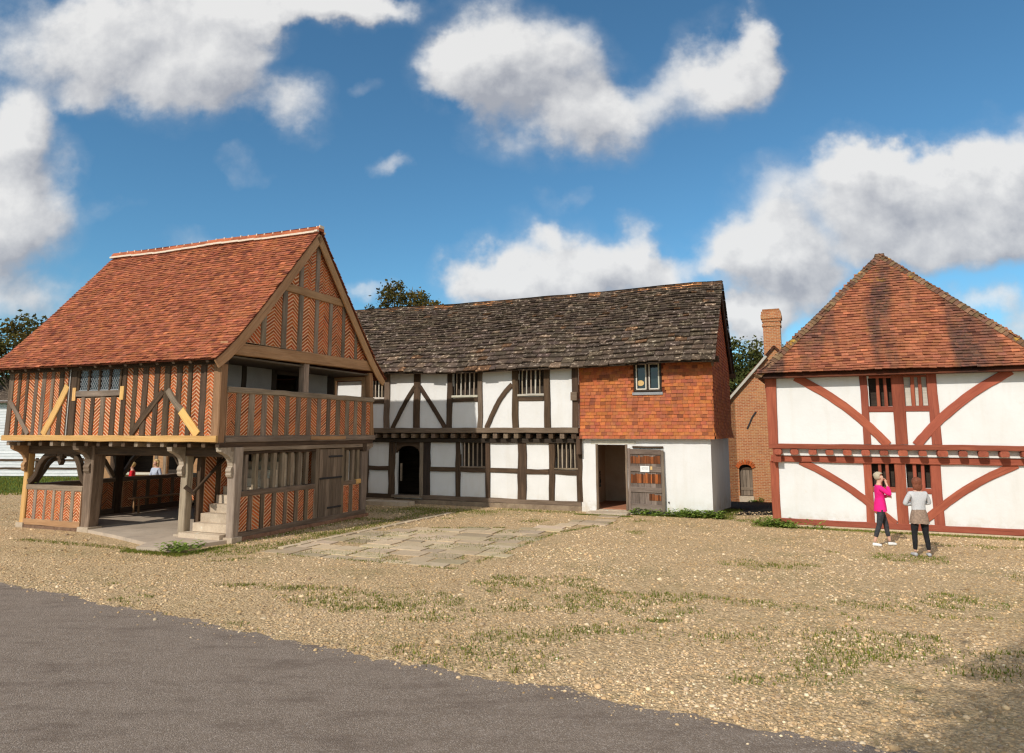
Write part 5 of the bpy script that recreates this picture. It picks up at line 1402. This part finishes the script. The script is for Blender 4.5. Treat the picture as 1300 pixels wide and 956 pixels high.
# grass blades
def blades(name, P, h, w, mat, label, kind='stuff', lean=.5, tonev=.35):
    P = np.array(P); n = len(P)
    hh = h * rng.uniform(.5, 1.3, n); a = rng.uniform(0, 2 * PI, n); ww = w * rng.uniform(.7, 1.3, n)
    dx = np.cos(a) * ww; dy = np.sin(a) * ww; la = rng.uniform(0, 2 * PI, n); le = hh * rng.uniform(0, lean, n)
    z = np.array([drop(a_, b_) for a_, b_ in P[:, :2]])
    A = np.stack([P[:, 0] - dx, P[:, 1] - dy, z], 1); B_ = np.stack([P[:, 0] + dx, P[:, 1] + dy, z], 1)
    C_ = np.stack([P[:, 0] + np.cos(la) * le, P[:, 1] + np.sin(la) * le, z + hh], 1)
    V = np.stack([A, B_, C_], 1).reshape(-1, 3); F = np.arange(3 * n).reshape(n, 3)
    t = rng.uniform(1 - tonev, 1 + tonev, n); wm = rng.uniform(.85, 1.35, n); c = np.stack([t * wm, t, t * .8], 1)
    return tag(np_mesh(name, V, F, 3, np.repeat(c, 3, 0), mat), label, 'grass', None, kind)
P = []
def strip(f, n, spread):
    for _ in range(n):
        x, y = f(); P.append((x + random.gauss(0, spread), y + random.gauss(0, spread)))
def at_red(x, y): c_, s_ = math.cos(QR), math.sin(QR); return QO.x + x * c_ - y * s_, QO.y + x * s_ + y * c_
def pick(*a): return random.uniform(*a)
strip(lambda: at_red((lambda u: u)(pick(.2, 6.3)), -.30 - .12 * math.sin(random.uniform(0, 6))), 3800, .05)
strip(lambda: at_red(pick(-.6, .35), pick(-.45, .4)), 1700, .08)
strip(lambda: hs(pick(-.55, 2.2), pick(-.34, -.06)), 3200, .05)
strip(lambda: hs(pick(-.5, -.05), pick(-.2, 3.2)), 2200, .08)
strip(lambda: hs(pick(2.2, 3.9), pick(-.86, -.76)), 1300, .03)
strip(lambda: hs(pick(4.0, 6.5), pick(-.7, -.2)), 900, .12)
strip(lambda: hs(pick(6.3, 9.5), pick(-1.7, -1.0)), 2200, .2)
strip(lambda: hs(pick(7.95, 8.35), pick(-8.5, -1.5)), 2600, .12)
strip(lambda: hs(pick(7.3, 11), pick(-2.6, -1.6)), 1500, .25)
strip(lambda: hw_(pick(.06, .35), pick(-1.6, 5.0))[:2], 1100, .09)
strip(lambda: hw_(pick(-1.3, .3), pick(-1.62, -1.40))[:2], 1500, .06)
strip(lambda: hw_(pick(-4.8, -1.2), -1.35 + random.uniform(-.1, .1))[:2], 700, .07)
strip(lambda: hw_(pick(.0, .35), pick(-1.5, -.3))[:2], 900, .06)
# joints of the paving
for _ in range(8500):
    s_ = pick(3.0, 7.8); y_ = pick(-9.5, -4.6)
    if mnoise.noise(Vector((s_ * 1.1, y_ * 1.3, 3))) > .12 and in_poly(s_, y_, PAVE): P.append(hs(s_ + random.gauss(0, .03), y_ + random.gauss(0, .02)))
for _ in range(1800):
    t = pick(0, 1); e = random.choice([((7.75, -9.5), (3.42, -9.5)), ((3.38, -9.4), (3.2, -4.7)), ((3.2, -4.7), (2.35, -2.3)), ((6.4, -5.1), (4.7, -4.3))])
    if mnoise.noise(Vector((t * 6, e[0][0], 1))) > -.1: P.append(hs(e[0][0] + (e[1][0] - e[0][0]) * t + random.gauss(0, .04), e[0][1] + (e[1][1] - e[0][1]) * t + random.gauss(0, .04)))
# tufts in the gravel
for _ in range(42000):
    x = pick(-9, 11); y = pick(4.6, 20)
    v = mnoise.noise(Vector((x * .45, y * .8, 7.7))) + .45 * mnoise.noise(Vector((x * 2.1, y * 2.6, 2.2)))
    near = max(0, 1 - abs(y - 8.2) / 4.5)
    if v > .40 - .30 * near and road_side(x, y) > .1 and not blocked(x, y) and not in_poly(x, y, pave_w):
        for _k in range(random.randint(2, 6)): P.append((x + random.gauss(0, .05), y + random.gauss(0, .05)))
for (cx_, cy_, r, n) in ((-3.4, 11.2, .28, 260), (-4.3, 11.4, .22, 200), (.1, 8.6, .5, 420), (1.1, 8.9, .35, 300), (3.9, 7.9, .5, 420), (2.6, 8.6, .4, 200), (-2.0, 10.0, .35, 200), (5.0, 7.4, .35, 260), (1.9, 9.3, .12, 160), (-1.1, 9.4, .3, 200)):
    for _ in range(n): P.append((cx_ + random.gauss(0, r), cy_ + random.gauss(0, r * .35)))
P = [p for p in P if not blocked(*p)]
blades('grass', P, .040, .0075, 'grass_blade', 'short green grass tufts in the gravel, in the paving joints and along the walls')
# lawn strip beyond the yard, left
P = []
for _ in range(14000):
    y = pick(27, 37.5); x = pick(-33, -18); P.append((x, y))
blades('lawn_grass', P, .10, .02, 'grass_blade', 'green lawn grass in front of the white barn')
# broad leaved weeds at the wall foot
def weeds(n_plants, f, mat='weed_leaf'):
    V = []; F = []; Cc = []
    for _ in range(n_plants):
        x, y = f()[:2]; zb = drop(x, y); nl = random.randint(7, 14); hh = random.uniform(.07, .24)
        for k in range(nl):
            a = random.uniform(0, 2 * PI); r = random.uniform(.02, .12); z = hh * random.uniform(.3, 1); L = random.uniform(.04, .085); w = L * .45
            c = np.array([x + math.cos(a) * r, y + math.sin(a) * r, z + zb]); d = np.array([math.cos(a), math.sin(a), random.uniform(-.4, .5)]) * L; s_ = np.array([-math.sin(a), math.cos(a), 0]) * w
            b = len(V); V += [c - d * .6, c + s_, c + d, c - s_]; F.append([b, b + 1, b + 2, b + 3]); t = random.uniform(.6, 1.35); Cc += [[t, t, t * .9]] * 4
    return np.array(V), np.array(F), np.array(Cc)
parts = [weeds(150, lambda: hs(random.choice([pick(-.3, .9), pick(-.3, 1.9)]), pick(-.38, -.08))), weeds(16, lambda: hs(pick(1.9, 2.4), pick(-.4, -.1))), weeds(50, lambda: at_red(pick(-.55, .4), pick(-.5, .1))), weeds(10, lambda: at_red(pick(.1, 1.1), pick(-.5, -.25))),
         weeds(30, lambda: hw_(pick(-.3, .25), pick(-1.55, -.9))), weeds(12, lambda: (BO.x + pick(.35, .95), BO.y - pick(.25, .5)))]
V = []; F = []; Cc = []; b = 0
for v, f, c in parts: V.append(v); F.append(f + b); Cc.append(c); b += len(v)
tag(np_mesh('weeds', np.concatenate(V), np.concatenate(F), 4, np.concatenate(Cc), 'weed_leaf'), 'broad leaved green weeds along the foot of the white walls', 'weeds', None, 'stuff')

# loose stones of the yard
N = 190000
y = 4.6 + (27 - 4.6) * rng.uniform(0, 1, N) ** 1.35; x = (rng.uniform(-1, 1, N)) * (y * .80 + 1.2)
keep = []
dens = np.clip((10 / y) ** .25, 0, 1)
u = rng.uniform(0, 1, N)
for i in range(N):
    xi, yi = x[i], y[i]
    if u[i] > dens[i]: continue
    rs = road_side(xi, yi)
    if drop(xi, yi) < -.015: continue
    if rs < .02:
        if rs < -.6 or u[i] > .5 * max(0, 1 + rs * 3.2) ** 2 + .008: continue
    if blocked(xi, yi): continue
    if in_poly(xi, yi, pave_w) and u[i] > .06: continue
    if mnoise.noise(Vector((xi * .6, yi * 1.0, 5))) > .12 and u[i] > .45: continue
    keep.append(i)
x = x[keep]; y = y[keep]; n = len(x)
sz = rng.lognormal(-.3, .42, n) * .0135 * (1 + .020 * (y - 6)); sz = np.clip(sz, .006, .045)
ring = np.arange(6) * (2 * PI / 6)
rot = rng.uniform(0, 2 * PI, n); el = rng.uniform(.55, 1.0, n); hgt = rng.uniform(.35, .8, n) * sz
def ringpts(sc, zf, jit_):
    rr = sz[:, None] * sc * (1 + rng.uniform(-jit_, jit_, (n, 6)))
    lx = np.cos(ring)[None, :] * rr; ly = np.sin(ring)[None, :] * rr * el[:, None]
    cx_ = lx * np.cos(rot)[:, None] - ly * np.sin(rot)[:, None]; cy_ = lx * np.sin(rot)[:, None] + ly * np.cos(rot)[:, None]
    return np.stack([x[:, None] + cx_, y[:, None] + cy_, np.broadcast_to((zf * hgt)[:, None] + rng.uniform(-.12, .12, (n, 6)) * hgt[:, None], (n, 6))], 2)
r0 = ringpts(1.0, -.2, .22); r1 = ringpts(.95, .55, .2); r2 = ringpts(.5, 1.0, .3)
V = np.concatenate([r0, r1, r2], 1).reshape(-1, 3)
tmpl = []
for k in range(6):
    k2 = (k + 1) % 6; tmpl += [(k, k2, 6 + k2, 6 + k), (6 + k, 6 + k2, 12 + k2, 12 + k)]
tmpl += [(12, 13, 14, 15), (12, 15, 16, 17)]
tmpl = np.array(tmpl); F = (tmpl[None] + (np.arange(n) * 18)[:, None, None]).reshape(-1, 4)
pal = 1.05 * np.array([(.56, .41, .235), (.62, .48, .30), (.47, .33, .18), (.66, .55, .38), (.42, .29, .155), (.54, .39, .22), (.34, .25, .16), (.60, .44, .25), (.50, .38, .24), (.42, .33, .23)])
cc = pal[rng.integers(0, len(pal), n)] * rng.uniform(.62, 1.15, n)[:, None]
lowf = np.array([mnoise.noise(Vector((a * .35, b * .6, 12))) + .5 * mnoise.noise(Vector((a * 1.4, b * 2.0, 3))) for a, b in zip(x, y)])
cc *= np.clip(1.0 + lowf[:, None] * np.array([.34, .38, .50]), .6, 1.25); cc *= np.array([1.17, 1.13, 1.10])
V[:, 2] += np.repeat([drop(a, b) for a, b in zip(x, y)], 18)
tag(np_mesh('gravel', V, F, 4, np.repeat(np.clip(cc, 0, .9), 18, 0), 'loose_stone'), 'loose beige and cream flint gravel over the yard', 'gravel', None, 'stuff')

# ------------------------------------------------------------------ sky, sun, camera
AZ = R(37.5); EL = R(35)
sd = Vector((math.sin(AZ) * math.cos(EL), math.cos(AZ) * math.cos(EL), -math.sin(EL)))
sun = bpy.data.lights.new('sun', 'SUN'); sun.energy = 3.45; sun.angle = R(.5); sun.color = (1, .935, .84)
so = bpy.data.objects.new('sun', sun); col.objects.link(so); so.rotation_euler = sd.to_track_quat('-Z', 'Y').to_euler(); so.location = (-20, -20, 30)
w = bpy.data.worlds.new('World'); scn.world = w; w.use_nodes = True; w.node_tree.nodes.clear(); T = NT(w.node_tree)
sky = T.add('ShaderNodeTexSky', sky_type='NISHITA', sun_disc=False, sun_elevation=EL, sun_rotation=AZ + PI, altitude=60, air_density=1.0, dust_density=.1, ozone_density=6)
g = T.add('ShaderNodeTexCoord').outputs['Generated']
sep = T.add('ShaderNodeSeparateXYZ', {0: g}).outputs
yy = T.math('MAXIMUM', sep[1], .05)
pu = T.math('DIVIDE', sep[0], yy); pv_ = T.math('DIVIDE', sep[2], yy)
p0 = T.add('ShaderNodeCombineXYZ', {0: pu, 1: pv_, 2: 0.0}).outputs[0]
wn = T.add('ShaderNodeTexNoise', {'Vector': p0, 'Scale': 7.0, 'Detail': 5, 'Roughness': .55}).outputs['Color']
wv = T.add('ShaderNodeVectorMath', {0: wn, 1: (.5, .5, .5)}, operation='SUBTRACT').outputs[0]
wv = T.add('ShaderNodeVectorMath', {0: wv, 'Scale': .15}, operation='SCALE').outputs[0]
pw = T.add('ShaderNodeVectorMath', {0: p0, 1: wv}, operation='ADD').outputs[0]
BL = [(-0.729, 0.61, 0.117, 0.083, 0, 1), (-0.575, 0.617, 0.13, 0.101, 0, 1), (-0.484, 0.544, 0.086, 0.082, 0, 1), (-0.342, 0.67, 0.162, 0.041, 0, 0.9), (-0.433, 0.623, 0.074, 0.081, 0, 0.8), (-0.339, 0.508, 0.071, 0.047, 0, 0.8), (-0.249, 0.674, 0.087, 0.035, 0, 0.7), (-0.661, 0.531, 0.061, 0.026, 0, 0.6), (-0.776, 0.397, 0.09, 0.121, 0, 1.1), (-0.733, 0.323, 0.086, 0.077, 0, 1.1), (-0.766, 0.48, 0.055, 0.065, 0, 0.9), (-0.71, 0.201, 0.088, 0.042, 0, 0.8), (-0.768, 0.255, 0.071, 0.073, 0, 0.8), (-0.031, 0.597, 0.105, 0.083, 0, 1.1), (0.049, 0.531, 0.129, 0.103, 0, 1.1), (-0.074, 0.558, 0.074, 0.053, 0, 0.8), (0.134, 0.48, 0.085, 0.058, 0, 0.9), (0.244, 0.512, 0.092, 0.055, 25, 0.9), (0.339, 0.577, 0.076, 0.073, 35, 0.9), (0.39, 0.623, 0.037, 0.056, 0, 0.6), (0.105, 0.61, 0.049, 0.053, 0, 0.6), (-0.053, 0.225, 0.071, 0.051, 0, 1), (0.059, 0.243, 0.083, 0.076, 0, 1), (0.136, 0.231, 0.118, 0.055, 0, 1), (0.188, 0.292, 0.031, 0.052, -20, 0.8), (0.23, 0.237, 0.047, 0.042, 0, 0.7), (0.048, 0.304, 0.026, 0.025, 0, 0.6), (0.355, 0.274, 0.095, 0.051, 0, 1.1), (0.465, 0.329, 0.131, 0.1, 0, 1.1), (0.528, 0.41, 0.075, 0.048, 0, 1.1), (0.598, 0.347, 0.114, 0.081, 0, 1.05), (0.686, 0.391, 0.096, 0.057, 0, 0.9), (0.762, 0.372, 0.066, 0.095, 0, 1), (0.713, 0.298, 0.095, 0.052, 0, 1), (0.425, 0.243, 0.106, 0.043, 0, 1), (0.568, 0.268, 0.071, 0.037, 0, 0.7), (0.392, 0.178, 0.100, 0.040, 0, 1.0), (0.27, 0.19, 0.06, 0.035, 0, 0.8), (0.47, 0.207, 0.059, 0.024, 0, 0.7), (0.704, 0.201, 0.088, 0.031, 0, 0.9), (0.758, 0.154, 0.041, 0.036, 0, 0.9), (0.361, 0.148, 0.047, 0.036, 0, 0.9), (0.074, 0.357, 0.036, 0.019, 0, 0.42), (-0.181, 0.41, 0.034, 0.018, 0, 0.36), (-0.415, 0.401, 0.042, 0.018, 0, 0.33), (-0.671, 0.431, 0.03, 0.045, 0, 0.4), (-0.211, 0.544, 0.027, 0.016, 0, 0.36), (-0.609, 0.339, 0.042, 0.015, 0, 0.33), (-0.475, 0.292, 0.059, 0.022, 0, 0.4), (-0.217, 0.198, 0.029, 0.019, 0, 0.7), (-0.13, 0.597, 0.049, 0.026, 0, 0.4)]
def cloud_group():
    gt = bpy.data.node_groups.new('cloud_field', 'ShaderNodeTree')
    gt.interface.new_socket('P', in_out='INPUT', socket_type='NodeSocketVector'); gt.interface.new_socket('F', in_out='OUTPUT', socket_type='NodeSocketFloat')
    G_ = NT(gt); gi = G_.add('NodeGroupInput'); go = G_.add('NodeGroupOutput'); acc = None
    for (u_, v_, ru, rv, rot_, w_) in BL:
        m = G_.add('ShaderNodeMapping', {'Vector': gi.outputs[0], 'Location': (u_, v_, 0), 'Rotation': (0, 0, R(rot_)), 'Scale': (ru * 1.45, rv * 1.45, 1)}, vector_type='TEXTURE').outputs[0]
        d2 = G_.add('ShaderNodeVectorMath', {0: m, 1: m}, operation='DOT_PRODUCT').outputs['Value']
        k = G_.math('SUBTRACT', 1.0, d2, clamp=True); k = G_.math('MULTIPLY', k, k)
        acc = G_.math('MULTIPLY', k, w_) if acc is None else G_.math('MULTIPLY_ADD', k, w_, acc)
    gt.links.new(acc, go.inputs[0]); return gt
cg = cloud_group()
def field(vec):
    nd = T.n.new('ShaderNodeGroup'); nd.node_tree = cg; T.l.new(vec, nd.inputs[0]); return nd.outputs[0]
F0 = field(pw)
F1 = field(T.add('ShaderNodeVectorMath', {0: pw, 1: (-.028, .045, 0)}, operation='ADD').outputs[0])
fb = T.noise(p0, 9, 8, .56); fb2 = T.noise(p0, 30, 5, .6)
F0n = T.math('ADD', F0, T.math('MULTIPLY', T.math('SUBTRACT', fb, .5), 1.5))
F0n = T.math('ADD', F0n, T.math('MULTIPLY', T.math('SUBTRACT', fb2, .5), .20))
soft = T.noise(p0, 2.3, 2, .5)
hi = T.ramp(soft, .38, .62, .75, 1.45)
mr = T.add('ShaderNodeMapRange', {0: F0n, 1: .12, 2: hi}); mr.interpolation_type = 'SMOOTHSTEP'
gate = T.ramp(F0, .02, .16)
front = T.ramp(sep[1], .08, .2)
mask = T.math('MULTIPLY', T.math('MULTIPLY', mr.outputs[0], gate), front)
veil = T.math('MULTIPLY', T.math('MULTIPLY', T.ramp(F0, .03, .5), T.ramp(fb, .38, .66)), T.math('MULTIPLY', front, .42))
mask = T.math('MAXIMUM', mask, veil)
# unseen clouds added outside the view, bright and warm to lift the ambient light
n3 = T.noise(g, 3.2, 7, .6)
rest = T.math('MULTIPLY', T.ramp(n3, .44, .56), T.math('SUBTRACT', 1.0, front))
mask = T.math('ADD', T.math('MULTIPLY', mask, .96), T.math('MULTIPLY', rest, T.ramp(sep[2], .0, .1)), clamp=True)
sh = T.math('SUBTRACT', F0, F1)
fbs = T.add('ShaderNodeVectorMath', {0: p0, 1: (-.012, .02, 0)}, operation='ADD').outputs[0]
fsh = T.math('SUBTRACT', fb, T.noise(fbs, 9, 8, .56))
lum = T.math('ADD', T.math('MULTIPLY', sh, .85), T.math('MULTIPLY', fsh, 2.2))
lum = T.math('ADD', T.math('ADD', lum, T.math('MULTIPLY', T.math('SUBTRACT', fb2, .5), .7)), .55)
lum = T.math('ADD', lum, T.math('MULTIPLY', F0, -.10))
ccol = T.mix(T.ramp(lum, -.25, 1.05), (.46, .48, .535), (.97, .965, .955))
ccol = T.mix(front, (1.55, 1.40, 1.22), ccol)
bs = T.add('ShaderNodeBackground', {'Color': T.mix(1.0, sky.outputs[0], (.66, .93, .88), 'MULTIPLY'), 'Strength': .138})
bc = T.add('ShaderNodeBackground', {'Color': ccol, 'Strength': .86})
mx = T.add('ShaderNodeMixShader', {0: mask, 1: bs.outputs[0], 2: bc.outputs[0]})
wo_ = T.add('ShaderNodeOutputWorld'); T.l.new(mx.outputs[0], wo_.inputs[0])

cam = bpy.data.cameras.new('camera'); co = bpy.data.objects.new('camera', cam); col.objects.link(co); scn.camera = co
co.location = (0, 0, 2.45); co.rotation_euler = (R(90) + math.atan(115 / 867), 0, 0)
cam.sensor_width = 36; cam.sensor_fit = 'HORIZONTAL'; cam.lens = 36 * 867 / 1300
cam.shift_y = -(956 / 2 - 433) / 1300; cam.clip_start = .1; cam.clip_end = 2000
scn.view_settings.view_transform = 'Standard'; scn.view_settings.look = 'None'; scn.view_settings.exposure = 0; scn.view_settings.gamma = 1
scn.cycles.max_bounces = 6; scn.cycles.use_denoising = True; scn.cycles.denoiser = 'OPENIMAGEDENOISE'; scn.cycles.denoising_input_passes = 'RGB_ALBEDO_NORMAL'; scn.cycles.denoising_prefilter = 'NONE'; scn.cycles.filter_width = 1.3; scn.cycles.sample_clamp_indirect = 4.0
